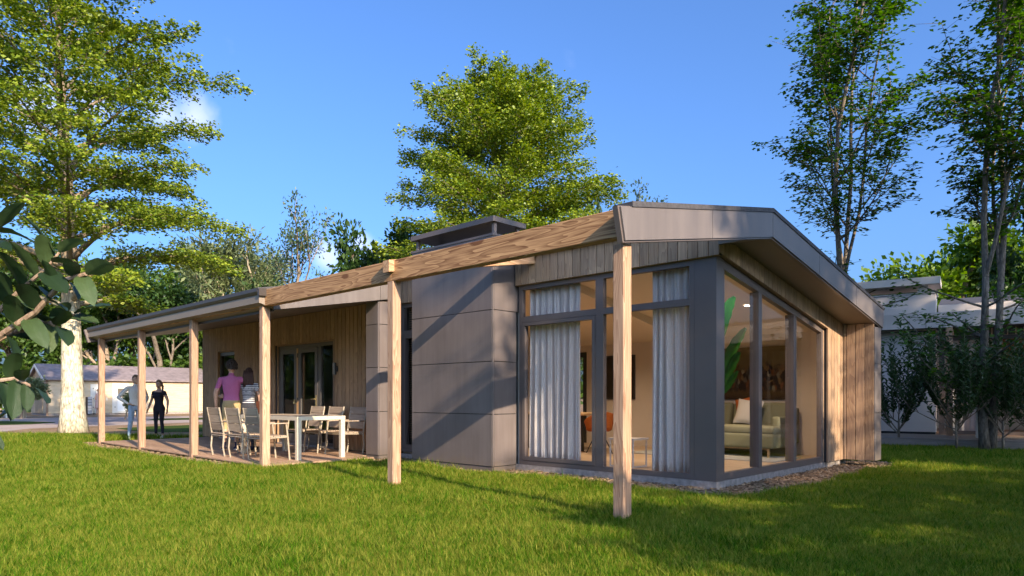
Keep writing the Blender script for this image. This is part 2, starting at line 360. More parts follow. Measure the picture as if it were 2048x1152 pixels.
M['plank_wall'] = wood('veranda_plank', (0.52, 0.325, 0.175), (0.23, 0.125, 0.06), 'z', 9.0, grey=0.2, greycol=(0.28,0.22,0.17), knots=0.32, var=0.16)
M['deck'] = wood('deck_board', (0.50, 0.315, 0.20), (0.24, 0.13, 0.075), 'y', 7.0, grey=0.2, greycol=(0.42,0.32,0.25))
M['joist'] = wood('deck_joist', (0.20, 0.13, 0.08), (0.08, 0.05, 0.03), 'y', 7.0)
M['glass'] = glass_mat('clear_glass')
M['glass_dark'] = glass_mat('door_glass', (0.8, 0.82, 0.82))
M['curtain'] = fabric('linen_curtain', (0.88, 0.83, 0.80), (0.66, 0.61, 0.59), 190.0, trans=0.28, stretch=(1,1,0.35))
M['wall_in'] = plain('interior_plaster', (0.60, 0.52, 0.45), 0.9, 0.03, 3.0)
M['ceil_in'] = plain('interior_ceiling', (0.72, 0.62, 0.50), 0.9, 0.02, 3.0)
M['floor_in'] = wood('oak_floor', (0.56, 0.44, 0.33), (0.33, 0.23, 0.15), 'y', 6.0, rough=0.4, knots=0.1)
M['black'] = plain('black_metal', (0.02, 0.02, 0.022), 0.4)
M['steel'] = plain('brushed_metal', (0.55, 0.54, 0.5), 0.35, metal=0.9)
M['brass'] = plain('brass_fitting', (0.50, 0.38, 0.18), 0.35, metal=0.9)
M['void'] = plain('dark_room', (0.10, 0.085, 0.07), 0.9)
# ------------------------------------------------------------------ the cabin
XW, YG, YEND = 2.833, 0.517, 16.60      # long wall, gable wall, far end
RX, SL = 3.171, 0.178                   # ridge and roof slope
XE = 7.79                               # right eave
def zs(x): return 3.235 - SL*abs(x - RX)    # underside of the roof
house = thing('holiday_cabin', 'low modern cabin with grey metal cladding, vertical timber planks and a glazed gable', 'cabin', (XW, YG, 0))

MB().box(XW, 7.68, YG, YEND, -0.2, 0.107).build('plinth', M['concrete'], house)
MB().box(XW+0.09, 7.60, YG+0.10, 7.35, 0.109, 0.132).build('floor', M['floor_in'], house)

# roof slabs
m = MB()
T = 0.30
m.xz([(RX, zs(RX)), (XE-0.02, zs(XE-0.02)), (XE-0.02, zs(XE-0.02)+T), (RX, zs(RX)+T)], -0.02, 16.66)
m.xz([(2.74, zs(2.74)), (RX, zs(RX)), (RX, zs(RX)+T), (2.74, zs(2.74)+T)], -0.02, YG-0.07)
m.xz([(2.80, zs(2.80)), (RX, zs(RX)), (RX, zs(RX)+T), (2.80, zs(2.80)+T)], YG-0.068, 7.13)
m.xz([(-0.10, zs(-0.10)+0.12), (0.16, zs(0.16)), (RX, zs(RX)), (RX, zs(RX)+T), (-0.10, zs(-0.10)+T)], 7.16, 16.66)
roof = m.build('roof', M['soffit'], house)
m = MB()     # roofing felt with a lip above the fascia
e = 0.052
def lip(x0, x1, y0, y1, k=0.318):
    m.xz([(x0, zs(x0)+k), (x1, zs(x1)+k), (x1, zs(x1)+k+e), (x0, zs(x0)+k+e)], y0, y1)
lip(0.01, RX, -0.094, 0.10); lip(2.70, RX, 0.10, 7.14); lip(RX, XE+0.01, -0.094, 16.70); lip(-0.13, RX, 7.14, 16.70)
m.build('roof_covering', M['roofing'], house)
def fascia(y0, y1, seams, back0, back1):
    """metal verge board following the roof line, cut into panels"""
    xs = seams
    def lo(x): return zs(x) - 0.006
    for i in range(len(xs)-1):
        a, b = xs[i]+0.004, xs[i+1]-0.004
        mm = MB()
        at, bt = a, b
        if i == 0: at = a - 0.075
        if i == len(xs)-2: bt = b + 0.02
        mm.xz([(a, lo(a)+0.012), (b, lo(b)+0.012), (bt, lo(bt)+0.325), (at, lo(at)+0.325)], y0, y1)
        mm.build('fascia_panel', M['fascia'], house)
    mm = MB(); x0, x1 = xs[0], xs[-1]
    mm.xz([(x0-0.012, lo(x0)-0.008), (RX, lo(RX)-0.008), (RX, lo(RX)+0.335), (x0-0.098, lo(x0-0.098)+0.335)], back0, back1)
    mm.xz([(RX, lo(RX)-0.008), (x1+0.012, lo(x1)-0.008), (x1+0.03, lo(x1)+0.335), (RX, lo(RX)+0.335)], back0, back1)
    mm.build('verge_board', M['frame'], house)
fascia(-0.082, -0.064, [-0.095, 1.585, RX, 4.765, 6.36, XE], -0.062, -0.004)
fascia(16.76, 16.78, [-0.095, 1.585, RX, 5.5, XE], 16.68, 16.758)
# verge of the veranda roof, where the open pergola ends
for a, b in ((0.14, 2.296), (2.304, 2.73)):
    MB().xz([(a, zs(a)-0.02), (b, zs(b)-0.02), (b, zs(b)+0.30), (a, zs(a)+0.30)], 7.135, 7.158).build('fascia_panel', M['fascia'], house)
MB().xz([(-0.13, 2.885), (0.0, 2.885), (0.0, 3.02), (-0.13, 3.00)], 7.10, 7.158).build('gutter_end_cap', M['gutter'], house)
# gutter along the veranda eave
g = MB()
pr = [(-0.135, 3.005), (-0.135, 2.955), (-0.118, 2.915), (-0.085, 2.893), (-0.045, 2.893), (-0.012, 2.90), (-0.012, 2.915), (-0.05, 2.908), (-0.082, 2.91), (-0.108, 2.928), (-0.122, 2.96), (-0.122, 3.005)]
g.xz(pr, 7.16, 16.68); g.build('gutter', M['gutter'], house)
MB().box(0.15, 0.185, 7.20, 16.6, 2.655, 2.735).build('eave_board', M['gutter'], house)
# metal soffit panels under the veranda roof
for y0 in np.arange(7.18, 16.6, 1.58):
    y1 = min(y0+1.575, 16.66)
    MB().xz([(0.20, zs(0.20)-0.022), (2.735, zs(2.735)-0.022), (2.735, zs(2.735)-0.006), (0.20, zs(0.20)-0.006)], y0, y1).build('soffit_panel', M['clad'], house)

# --- timber cladding
PP, GAP = 0.150, 0.011
YP = YG - 0.068; XP = XW - 0.068         # plank faces proud of the glazing
# gable strip above the glazing, then full-height planks beyond it
def topcut(x): return zs(x) - 0.004
def gable_plank(x0, x1, zlo0, zlo1, y0=YP, y1=YP+0.026):
    mm = MB(); c = 0.003
    mm.xz([(x0, zlo0), (x1, zlo1), (x1, topcut(x1)), (x0, topcut(x0))], y0, y1)
    return mm.build('plank', M['plank'], house)
def zlow(x): return 3.072 - 0.183*(x - 2.76)
x = XP + 0.004
while x < 6.60:
    x1 = min(x + PP - GAP, 6.628)
    gable_plank(x, x1, zlow(x), zlow(x1)); x += PP
x = 6.632
while x < 7.34:
    x1 = min(x + PP - GAP, 7.352)
    gable_plank(x, x1, 0.118, 0.118); x += PP
MB().xz([(XP+0.03, zlow(XP+0.03)+0.004), (6.62, zlow(6.62)+0.004), (6.62, zs(6.62)-0.01), (RX, zs(RX)-0.01), (XP+0.03, zs(XP)-0.01)], YP+0.028, YG+0.02).build('batten_board', M['clad_dark'], house)
MB().box(6.64, 7.36, YP+0.028, YG+0.02, 0.112, zs(7.36)-0.01).build('batten_board', M['clad_dark'], house)
m = MB()     # underside closing strip below the planks
m.xz([(XP+0.004, zlow(XP)+0.000), (6.62, zlow(6.62)+0.0), (6.62, zlow(6.62)+0.003), (XP+0.004, zlow(XP)+0.003)], YP+0.027, YG+0.03)
m.build('drip_strip', M['plank'], house)
# wing wall closing the terrace end: planks inside, metal outside
y = -0.045
for k in range(4):
    y1 = min(y + PP - GAP, YP+0.0)
    if y1 - y > 0.03: piece('plank', house, 7.372, 7.398, y, y1, 0.121, zs(7.39)-0.006, M['plank'])
    y += PP
MB().box(7.40, 7.70, -0.04, YP+0.05, 0.128, zs(7.70)-0.01).build('wing_wall', M['clad_dark'], house)
for z0, z1 in ((0.121, 0.935), (0.943, 1.783), (1.791, zs(7.72)-0.012)):
    piece('cladding_panel', house, 7.376, 7.722, -0.062, -0.046, z0, z1, M['fascia'])
    piece('cladding_panel', house, 7.704, 7.722, -0.042, YG+3.0, z0, z1-(0.0), M['fascia'])
# long wall strips above the tall windows
for ya, yb in ((YP+0.004, 4.068), (6.155, 7.19)):
    y = ya
    while y < yb-0.02:
        y1 = min(y + PP - GAP, yb)
        piece('plank', house, XP, XP+0.026, y, y1, 3.035, 3.460, M['plank']); y += PP
    MB().box(XP+0.028, XW+0.05, ya+0.01, yb, 3.040, 3.42).build('batten_board', M['clad_dark'], house)
    MB().box(XP+0.027, XW+0.03, ya+0.02, yb, 3.034, 3.039).build('drip_strip', M['plank'], house)
MB().box(XP-0.03, 2.80, 0.46, 7.12, 3.462, 3.485).build('eave_trim', M['fascia'], house)

# --- glazing
def window_x(y0, y1, z0, z1, xf=XW, bars_y=(), bars_z=(), w=0.075, d=0.075, sash=(), mat=None, gl='glass', name='window'):
    """window lying in a plane x = const; frame bars, sashes and panes are its own pieces"""
    fm = mat or M['frame']
    mm = MB(); a, b = xf+0.004, xf+0.004+d
    mm.box(a,b,y0,y0+w,z0,z1); mm.box(a,b,y1-w,y1,z0,z1)
    mm.box(a-0.001,b+0.001,y0+w,y1-w,z0,z0+w); mm.box(a-0.001,b+0.001,y0+w,y1-w,z1-w,z1)
    win = mm.build(name, fm, house)
    ys = [y0+w] + [v for c, ww in bars_y for v in (c-ww/2, c+ww/2)] + [y1-w]
    for c, ww in bars_y:
        MB().box(a-0.004,b+0.004,c-ww/2,c+ww/2,z0+w,z1-w).build('mullion', fm, win)
    cells = [(ys[i], ys[i+1]) for i in range(0, len(ys), 2)]
    zz = [z0+w] + [v for c, ww in bars_z for v in (c-ww/2, c+ww/2)] + [z1-w]
    for ci, (ya, yb) in enumerate(cells):
        for c, ww in bars_z:
            MB().box(a-0.002,b+0.002,ya,yb,c-ww/2,c+ww/2).build('transom', fm, win)
        for zi in range(0, len(zz), 2):
            za, zb = zz[zi], zz[zi+1]
            if (ci, zi//2) in sash:
                s = 0.062; mm = MB()
                mm.box(a-0.012,b,ya+0.006,ya+s,za+0.006,zb-0.006); mm.box(a-0.012,b,yb-s,yb-0.006,za+0.006,zb-0.006)
                mm.box(a-0.013,b-0.001,ya+s,yb-s,za+0.006,za+s); mm.box(a-0.013,b-0.001,ya+s,yb-s,zb-s,zb-0.006)
                mm.build('sash', fm, win)
                MB().box(a+0.03,a+0.034,ya+s,yb-s,za+s,zb-s).build('pane', M[gl], win)
            else:
                MB().box(a+0.03,a+0.034,ya,yb,za,zb).build('pane', M[gl], win)
    return win
MB().box(XW+0.002, XW+0.19, YG+0.002, 0.835, 0.109, 3.06).build('corner_panel', M['frame'], house)
w1 = window_x(0.838, 4.02, 0.110, 3.032, bars_y=((2.39, 0.14),), bars_z=((2.478, 0.092),), w=0.072, sash=((1, 0),))
wd = window_x(6.16, 7.19, 0.15, 3.030, bars_z=((2.46, 0.09),), w=0.075, sash=((0, 0),))
m = MB()
for z in np.arange(0.42, 2.95, 0.045):
    m.box(XW+0.12, XW+0.16, 6.28, 7.10, z, z+0.006)
m.build('blind', wood('blind_slat', (0.5,0.3,0.15), (0.3,0.16,0.07), 'y', 4.0), wd)
MB().box(XW+0.19, XW+0.20, 6.1, 7.3, 0.12, 3.0).build('blind_backing', M['void'], house)

# glazed gable: raked head, two mullions
def zh(x): return 3.022 - 0.172*(x - 2.83)
m = MB(); ya, yb = YG+0.004, YG+0.084
x0, x1 = XW+0.192, 6.60
m.box(x0, x1, ya, yb, 0.109, 0.205); m.box(x0, x0+0.035, ya, yb, 0.206, zh(x0)-0.05); m.box(x1-0.075, x1, ya-0.001, yb, 0.206, zh(x1)-0.02)
m.xz([(x0, zh(x0)-0.095), (x1-0.08, zh(x1-0.08)-0.095), (x1-0.08, zh(x1-0.08)-0.005), (x0, zh(x0)-0.005)], ya-0.002, yb+0.002)
gw = m.build('window', M['frame'], house)
for c in (4.145, 5.40):
    mm = MB(); w = 0.055
    mm.xz([(c-w, 0.206), (c+w, 0.206), (c+w, zh(c+w)-0.096), (c-w, zh(c-w)-0.096)], ya-0.004, yb+0.05)
    mm.build('mullion', M['frame'], gw)
MB().xz([(x0, zh(x0)-0.005), (6.60, zh(6.60)-0.005), (6.60, zh(6.6)+0.075), (x0, zh(x0)+0.075)], YG+0.012, YG+0.08).build('head_channel', M['frame'], house)
ed = [x0+0.035, 4.09, 4.20, 5.345, 5.455, x1-0.075]
for i in (0, 2, 4):
    a, b = ed[i], ed[i+1]
    MB().xz([(a, 0.206), (b, 0.206), (b, zh(b)-0.096), (a, zh(a)-0.096)], YG+0.040, YG+0.044).build('pane', M['glass'], gw)
MB().box(6.602, 6.70, YG+0.004, YG+0.06, 0.109, zh(6.6)+0.05).build('jamb_board', M['plank'], house)

# --- fireplace box with its chimney cap
ZS = [0.0, 0.096, 0.935, 1.783, 2.608, 3.82]
BX, BY0, BY1 = 2.284, 4.075, 6.150
MB().box(BX+0.022, XW+0.05, BY0+0.022, BY1-0.02, 0, 3.80).build('chimney_core', M['clad_dark'], house)
MB().box(BX+0.03, 3.02, BY0+0.024, BY1-0.022, 3.3, 3.79).build('chimney_core', M['clad_dark'], house)
for i in range(5):
    ins = 0.012 if i == 0 else 0.0
    g = 0.006
    z0, z1 = ZS[i]+(g if i else -0.05), ZS[i+1]-g
    piece('cladding_panel', house, BX+ins, BX+0.02+ins, BY0+0.03, BY1, z0, z1, M['clad'], c=0.002)
    xr = XW-0.012 if i < 4 else 3.0
    piece('cladding_panel', house, BX+0.03, xr, BY0+ins, BY0+0.02+ins, z0, z1 if i < 4 else z1, M['clad'], c=0.002)
piece('corner_trim', house, BX+0.001, BX+0.026, BY0+0.001, BY0+0.026, 0.1, 3.81, M['clad'], c=0.006)
piece('coping', house, BX-0.012, 3.03, BY0-0.012, BY1+0.012, 3.79, 3.826, M['frame'])
capx0, capx1, capy0, capy1 = BX-0.005, 3.045, BY0-0.018, BY1+0.038
piece('chimney_cap', house, capx0, capx1, capy0, capy1, 4.018, 4.10, M['frame'], c=0.006)
for cx_, cy_ in ((BX+0.06, BY0+0.03), (2.90, BY0+0.05), (BX+0.06, BY1-0.10), (2.90, BY1-0.10)):
    piece('cap_post', house, cx_, cx_+0.06, cy_, cy_+0.06, 3.826, 4.018, M['frame'], c=0.004)

# --- pier at the end of the veranda
PX, PY0, PY1 = 2.300, 7.200, 7.610
MB().box(PX+0.022, XW+0.06, PY0+0.022, PY1-0.012, 0, 3.04).build('pier_core', M['clad_dark'], house)
for i in range(5):
    ins = 0.010 if i == 0 else 0.0
    z0, z1 = ZS[i]+(0.006 if i else -0.05), min(ZS[i+1], 3.055)-0.006
    piece('cladding_panel', house, PX+ins, PX+0.02+ins, PY0+0.03, PY1, z0, z1, M['clad'], c=0.002)
    piece('cladding_panel', house, PX+0.03, XW-0.005, PY0+ins, PY0+0.02+ins, z0, z1, M['clad'], c=0.002)
piece('corner_trim', house, PX+0.001, PX+0.026, PY0+0.001, PY0+0.026, 0.1, 3.045, M['clad'], c=0.006)

# --- veranda wall
XV = XW - 0.03
openings = [(9.62, 12.20, 0.0, 2.48), (14.52, 15.60, 0.0, 2.48)]
y = 7.625
while y < YEND-0.03:
    y1 = min(y + PP - GAP, YEND)
    ym = (y+y1)/2; op = [o for o in openings if o[0] < ym < o[1]]
    if op: piece('plank', house, XV, XV+0.024, y, y1, op[0][3]+0.004, 3.145, M['plank_wall'])
    else: piece('plank', house, XV, XV+0.024, y, y1, 0.085, 3.145, M['plank_wall'])
    y += PP
edges = [7.62, 9.62, 12.20, 14.52, 15.60, YEND]
for i in (0, 2, 4): MB().box(XV+0.026, XV+0.10, edges[i], edges[i+1], 0.02, 3.13).build('wall_lining', M['clad_dark'], house)
for i in (1, 3): MB().box(XV+0.026, XV+0.10, edges[i], edges[i+1], 2.485, 3.13).build('wall_lining', M['clad_dark'], house)
for ya_, yb_ in ((9.62, 12.20), (14.52, 15.60)):      # timber reveals of the two openings
    MB().box(XV+0.026, XV+0.16, yb_-0.02, yb_, 0.1, 2.48).box(XV+0.026, XV+0.16, ya_, ya_+0.02, 0.1, 2.48).box(XV+0.026, XV+0.16, ya_+0.02, yb_-0.02, 2.462, 2.48).build('reveal', M['plank_wall'], house)
XD = XV + 0.06
dm = plain('door_frame_brown', (0.085, 0.075, 0.072), 0.4)
dw = window_x(9.645, 12.18, 0.10, 2.455, xf=XD, bars_y=((10.28, 0.11),), w=0.08, mat=dm, gl='glass_dark')
def door_leaf(y0, y1, hinge_left):
    mm = MB(); a, b = XD-0.006, XD+0.05; s = 0.115; z0, z1 = 0.185, 2.37
    mm.box(a,b,y0,y0+s,z0,z1); mm.box(a,b,y1-s,y1,z0,z1); mm.box(a+0.001,b-0.001,y0+s,y1-s,z0,z0+0.16); mm.box(a+0.001,b-0.001,y0+s,y1-s,z1-s,z1)
    d = mm.build('door', dm, house)
    MB().box(a+0.028,a+0.033,y0+s,y1-s,z0+0.16,z1-s).build('pane', M['glass_dark'], d)
    return d
d1 = door_leaf(11.30, 12.08, True); d2 = door_leaf(10.36, 11.22, False)
MB().box(XD-0.012, XD+0.04, 11.225, 11.295, 0.185, 2.37).build('meeting_stile', wood('oak_stile', (0.6,0.38,0.18), (0.34,0.18,0.08), 'z', 5.0), house)
h = MB(); h.cbox(XD-0.018, XD-0.004, 10.40, 10.435, 0.98, 1.26, 0.003); h.tube([(XD-0.02,10.418,1.17),(XD-0.06,10.418,1.17),(XD-0.062,10.47,1.17),(XD-0.06,10.55,1.168)], 0.011, 8)
h.build('handle', M['brass'], d2)
h = MB(); h.cbox(XD-0.03, XD-0.004, 11.345, 11.40, 1.05, 1.16, 0.004); h.tube([(XD-0.03,11.37,1.09),(XD-0.05,11.37,1.06)], 0.015, 8)
h.build('lock', M['brass'], d1)
for z in (0.5, 1.15, 2.2):
    MB().tube([(XD-0.014,11.245,z-0.05),(XD-0.014,11.245,z+0.05)], 0.014, 8).build('hinge', M['black'], d2)
window_x(14.545, 15.575, 0.10, 2.455, xf=XD, w=0.09, mat=dm, gl='glass_dark')
wl_ = thing('wall_lamp', 'dark cylinder wall lamp beside the veranda door', 'wall lamp', (XV, 9.44, 1.83))
lm = MB(); lm.tube([(XV-0.075,9.44,1.70),(XV-0.075,9.44,1.96)], 0.045, 16); lm.build('lamp_body', M['black'], wl_)
MB().cbox(XV-0.03, XV-0.001, 9.41, 9.47, 1.77, 1.89, 0.004).build('wall_bracket', M['black'], wl_)

# --- inside of the living room and the far room
XR = 7.60
def wall_part(*b, mat='wall_in', nm='interior_wall'): return MB().box(*b).build(nm, M[mat], house)
wall_part(XR, XR+0.08, YG+0.06, 6.30, 0.11, 2.52); wall_part(XR, XR+0.08, 6.30, 7.35, 2.28, 2.52); wall_part(XR, XR+0.08, 7.302, 16.5, 0.11, 2.52)
wall_part(XW+0.10, XR, 7.32, 7.40, 0.11, 3.2)
wall_part(XW+0.10, XR, 16.45, YEND, 0.11, 3.2)
wall_part(6.705, XR, YG+0.062, YG+0.12, 0.11, 2.62)
wall_part(XW+0.06, XW+0.10, 4.03, 6.15, 0.11, 3.12)
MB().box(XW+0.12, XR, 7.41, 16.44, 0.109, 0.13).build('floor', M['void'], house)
m = MB()
m.xz([(XW+0.10, zs(XW+0.10)-0.02), (RX, zs(RX)-0.02), (RX, zs(RX)-0.006), (XW+0.10, zs(XW+0.10)-0.006)], YG+0.10, 7.34)
m.xz([(RX, zs(RX)-0.02), (XR, zs(XR)-0.02), (XR, zs(XR)-0.006), (RX, zs(RX)-0.006)], YG+0.10, 7.34)
m.build('ceiling', M['ceil_in'], house)
MB().xz([(XW+0.12, zs(XW+0.12)-0.16), (RX, zs(RX)-0.16), (XR-0.002, zs(XR)-0.16), (XR-0.002, zs(XR)-0.022), (RX, zs(RX)-0.022), (XW+0.12, zs(XW+0.12)-0.022)], 3.45, 3.58).build('ceiling_beam', M['ceil_in'], house)
# patio door in the back wall, looking out to the greenery
mm = MB(); a, b = XR-0.01, XR+0.07
mm.box(a,b,6.302,6.40,0.13,2.278); mm.box(a,b,7.20,7.30,0.13,2.278); mm.box(a+0.001,b-0.001,6.40,7.20,0.13,0.24); mm.box(a+0.001,b-0.001,6.40,7.20,2.16,2.277)
bw = mm.build('window', M['black'], house); MB().box(XR+0.03,XR+0.034,6.40,7.20,0.24,2.16).build('pane', M['glass'], bw)
tr = MB()
for k in range(-3, 9):      # diamond trellis hanging in the upper half
    yy = 6.40 + k*0.10
    for s in (1, -1):
        pts = []
        for q in np.linspace(0, 1, 9):
            y_ = yy + (q*0.5 if s > 0 else 0.5-q*0.5); z_ = 1.55 + q*0.6
            if 6.41 <= y_ <= 7.19: pts.append((XR+0.05, y_, z_))
        if len(pts) > 1: tr.tube(pts, 0.006, 4)
tr.build('trellis', M['black'], bw)

# --- timber pergola frame
frame = thing('pergola_frame', 'larch pergola and veranda frame of six square posts under a long beam', 'pergola', (0, 0, 0))
PW = 0.135
PYS = [0.0, 3.62, 7.23, 10.20, 13.15, 16.10]
for i, y in enumerate(PYS):
    piece('post', frame, 0.0, PW, y, y+0.128, -0.15, 2.728 if i else 2.66, M['post'], c=0.010)
piece('beam', frame, 0.002, PW-0.002, 0.0, 3.66, 2.73, 3.0, M['beam'], 'y', c=0.006)
piece('beam', frame, 0.0, PW, 3.663, 7.29, 2.73, 3.0, M['beam'], 'y', c=0.006)
piece('beam', frame, 0.0, PW, 7.293, 16.23, 2.73, 2.99, M['beam'], 'y', c=0.006)
ra = MB(); ra.xz([(-0.085, 2.835), (XP-0.002, 2.835+SL*(XP+0.083)), (XP-0.002, 2.99+SL*(XP+0.083)), (-0.085, 2.99)], 3.595, 3.725)
ra.build('rafter', M['rafter'], frame)

# --- veranda deck
deck = thing('veranda_deck', 'timber deck of long boards under the veranda roof', 'deck', (1.4, 11.8, 0))
nb = 19; bw_ = (2.80-0.022)/nb
for i in range(nb):
    x0 = 0.022 + i*bw_; cuts = [7.222, 10.9 + (i%3)*0.7, 16.30]
    for a, b in zip(cuts, cuts[1:]):
        x1 = x0+bw_-0.007
        if x1 > PX-0.01 and a < 7.5: a = 7.625
        piece('board', deck, x0, x1, a, b-0.003, 0.045, 0.073, M['deck'], 'y')
for y in (7.30, 9.5, 11.9, 14.3, 16.2): MB().box(0.14, 2.28, y, y+0.06, 0.0, 0.043).build('joist', M['joist'], deck)
# ------------------------------------------------------------------ things inside the glazed room
def curtain(y0, y1, x, z0, z1, folds, label, seed):
    rng = np.random.RandomState(seed); nu, nv = folds*14, 14
    us = np.linspace(0, 1, nu+1); ph = rng.rand()*6
    vs = []; fs = []
    for j in range(nv+1):
        t = j/nv; z = z0 + (z1-z0)*t
        for u in us:
            w = 0.045*(1-0.35*t)*math.sin(2*math.pi*folds*u + ph + 0.9*math.sin(5*u+ph)) + 0.018*math.sin(2*math.pi*folds*2.3*u + 1.3*t + ph)
            yy = y0 + (y1-y0)*u + 0.012*math.sin(9*u + 3*t)
            vs.append((x + w, yy, z + 0.012*math.sin(2*math.pi*folds*u)*(1-t)))
    for j in range(nv):
        for i in range(nu): a = j*(nu+1)+i; fs.append((a, a+1, a+nu+2, a+nu+1))
    m = MB(); m.add(vs, fs)
    o = m.build('curtain', M['curtain'], smooth=True)
    sm = o.modifiers.new('thickness', 'SOLIDIFY'); sm.thickness = 0.004
    return tag(o, label, 'curtain', group='linen curtains inside the long glazed wall')
curtain(2.86, 3.90, XW+0.17, 0.150, 3.02, 7, 'pale linen curtain behind the left sash, next to the grey chimney box', 3)
curtain(0.86, 1.60, XW+0.17, 0.150, 3.02, 6, 'pale linen curtain behind the fixed pane, next to the glazed corner', 5)

def rod(mb, a, b, r, n=6): mb.tube([a, b], r, n)
def soft_box(sx, sy, sz, bev, seg=3):
    import bmesh
    bm = bmesh.new(); bmesh.ops.create_cube(bm, size=1.0)
    for v in bm.verts: v.co = Vector((v.co.x*sx, v.co.y*sy, v.co.z*sz))
    bmesh.ops.bevel(bm, geom=bm.edges[:], offset=bev, segments=seg, affect='EDGES', profile=0.6)
    me = bpy.data.meshes.new('cushion'); bm.to_mesh(me); bm.free()
    me.polygons.foreach_set('use_smooth', [True]*len(me.polygons)); return me
def soft(name, parent, c, s, mat, bev=0.05, rot=(0,0,0)):
    me = soft_box(*s, bev); me.materials.append(mat)
    o = bpy.data.objects.new(name, me); COL.objects.link(o); o.parent = parent
    o.location = Vector(c) - (wloc(parent) if parent else Vector()); o.rotation_euler = rot
    return o
sofa_m = fabric('sage_fabric', (0.215, 0.215, 0.145), (0.145, 0.145, 0.095), 320.0)
ZF = 0.132
sofa = thing('sofa', 'sage green fabric sofa on thin wooden legs under the painting', 'sofa', (6.95, 2.45, ZF))
soft('seat', sofa, (6.90, 2.45, ZF+0.30), (1.02, 2.35, 0.26), sofa_m, 0.05)
for yy in (1.86, 3.03): soft('seat_cushion', sofa, (6.84, yy, ZF+0.49), (0.86, 1.15, 0.15), sofa_m, 0.05)
for yy in (1.86, 3.03): soft('back_cushion', sofa, (7.29, yy, ZF+0.72), (0.22, 1.13, 0.50), sofa_m, 0.07, (0, R(12), 0))
soft('backrest', sofa, (7.45, 2.45, ZF+0.55), (0.16, 2.36, 0.66), sofa_m, 0.04)
soft('armrest', sofa, (7.05, 1.36, ZF+0.50), (0.80, 0.16, 0.46), sofa_m, 0.05); soft('armrest', sofa, (7.05, 3.56, ZF+0.50), (0.80, 0.16, 0.46), sofa_m, 0.05)
oak = wood('sofa_oak', (0.5,0.36,0.2), (0.3,0.19,0.1), 'z', 4.0)
for xx in (6.46, 7.38):
    for yy in (1.40, 3.52): MB().cbox(xx-0.02, xx+0.02, yy-0.02, yy+0.02, ZF, ZF+0.172, 0.004).build('leg', oak, sofa)
MB().box(6.45, 6.47, 1.42, 3.50, ZF+0.145, ZF+0.168).build('rail', oak, sofa)
cm_ = fabric('white_cushion_cloth', (0.62,0.59,0.57), (0.5,0.47,0.46), 300.0); om = fabric('rust_cushion_cloth', (0.45,0.13,0.03), (0.3,0.08,0.02), 300.0)
def pillow(name, c, size, mat, rot, label):
    n = 12; vs = []; fs = []
    for sgn in (1, -1):
        for j in range(n+1):
            for i in range(n+1):
                u, v = i/n*2-1, j/n*2-1
                k = max(0.0, (1-u**2))*max(0.0, (1-v**2)); pin = 1 - 0.10*(1-abs(u)**2)*abs(v)**3 - 0.0
                vs.append((sgn*0.085*k**0.45, u*size/2*(1-0.08*(1-v*v)), v*size/2*(1-0.08*(1-u*u))))
    q = (n+1)**2
    for j in range(n):
        for i in range(n):
            a = j*(n+1)+i; fs.append((a, a+1, a+n+2, a+n+1)); fs.append((q+a, q+a+n+1, q+a+n+2, q+a+1))
    m = MB(); m.add(vs, fs); o = m.build(name, mat, smooth=True); o.location = c; o.rotation_euler = rot
    return tag(o, label, 'cushion')
pillow('cushion', (7.00, 2.02, ZF+0.80), 0.50, cm_, (R(6), R(22), R(4)), 'white square cushion leaning on the green sofa back')
pillow('cushion', (7.12, 2.10, ZF+0.86), 0.48, om, (R(-14), R(18), R(-6)), 'rust orange cushion behind the white one on the sofa')
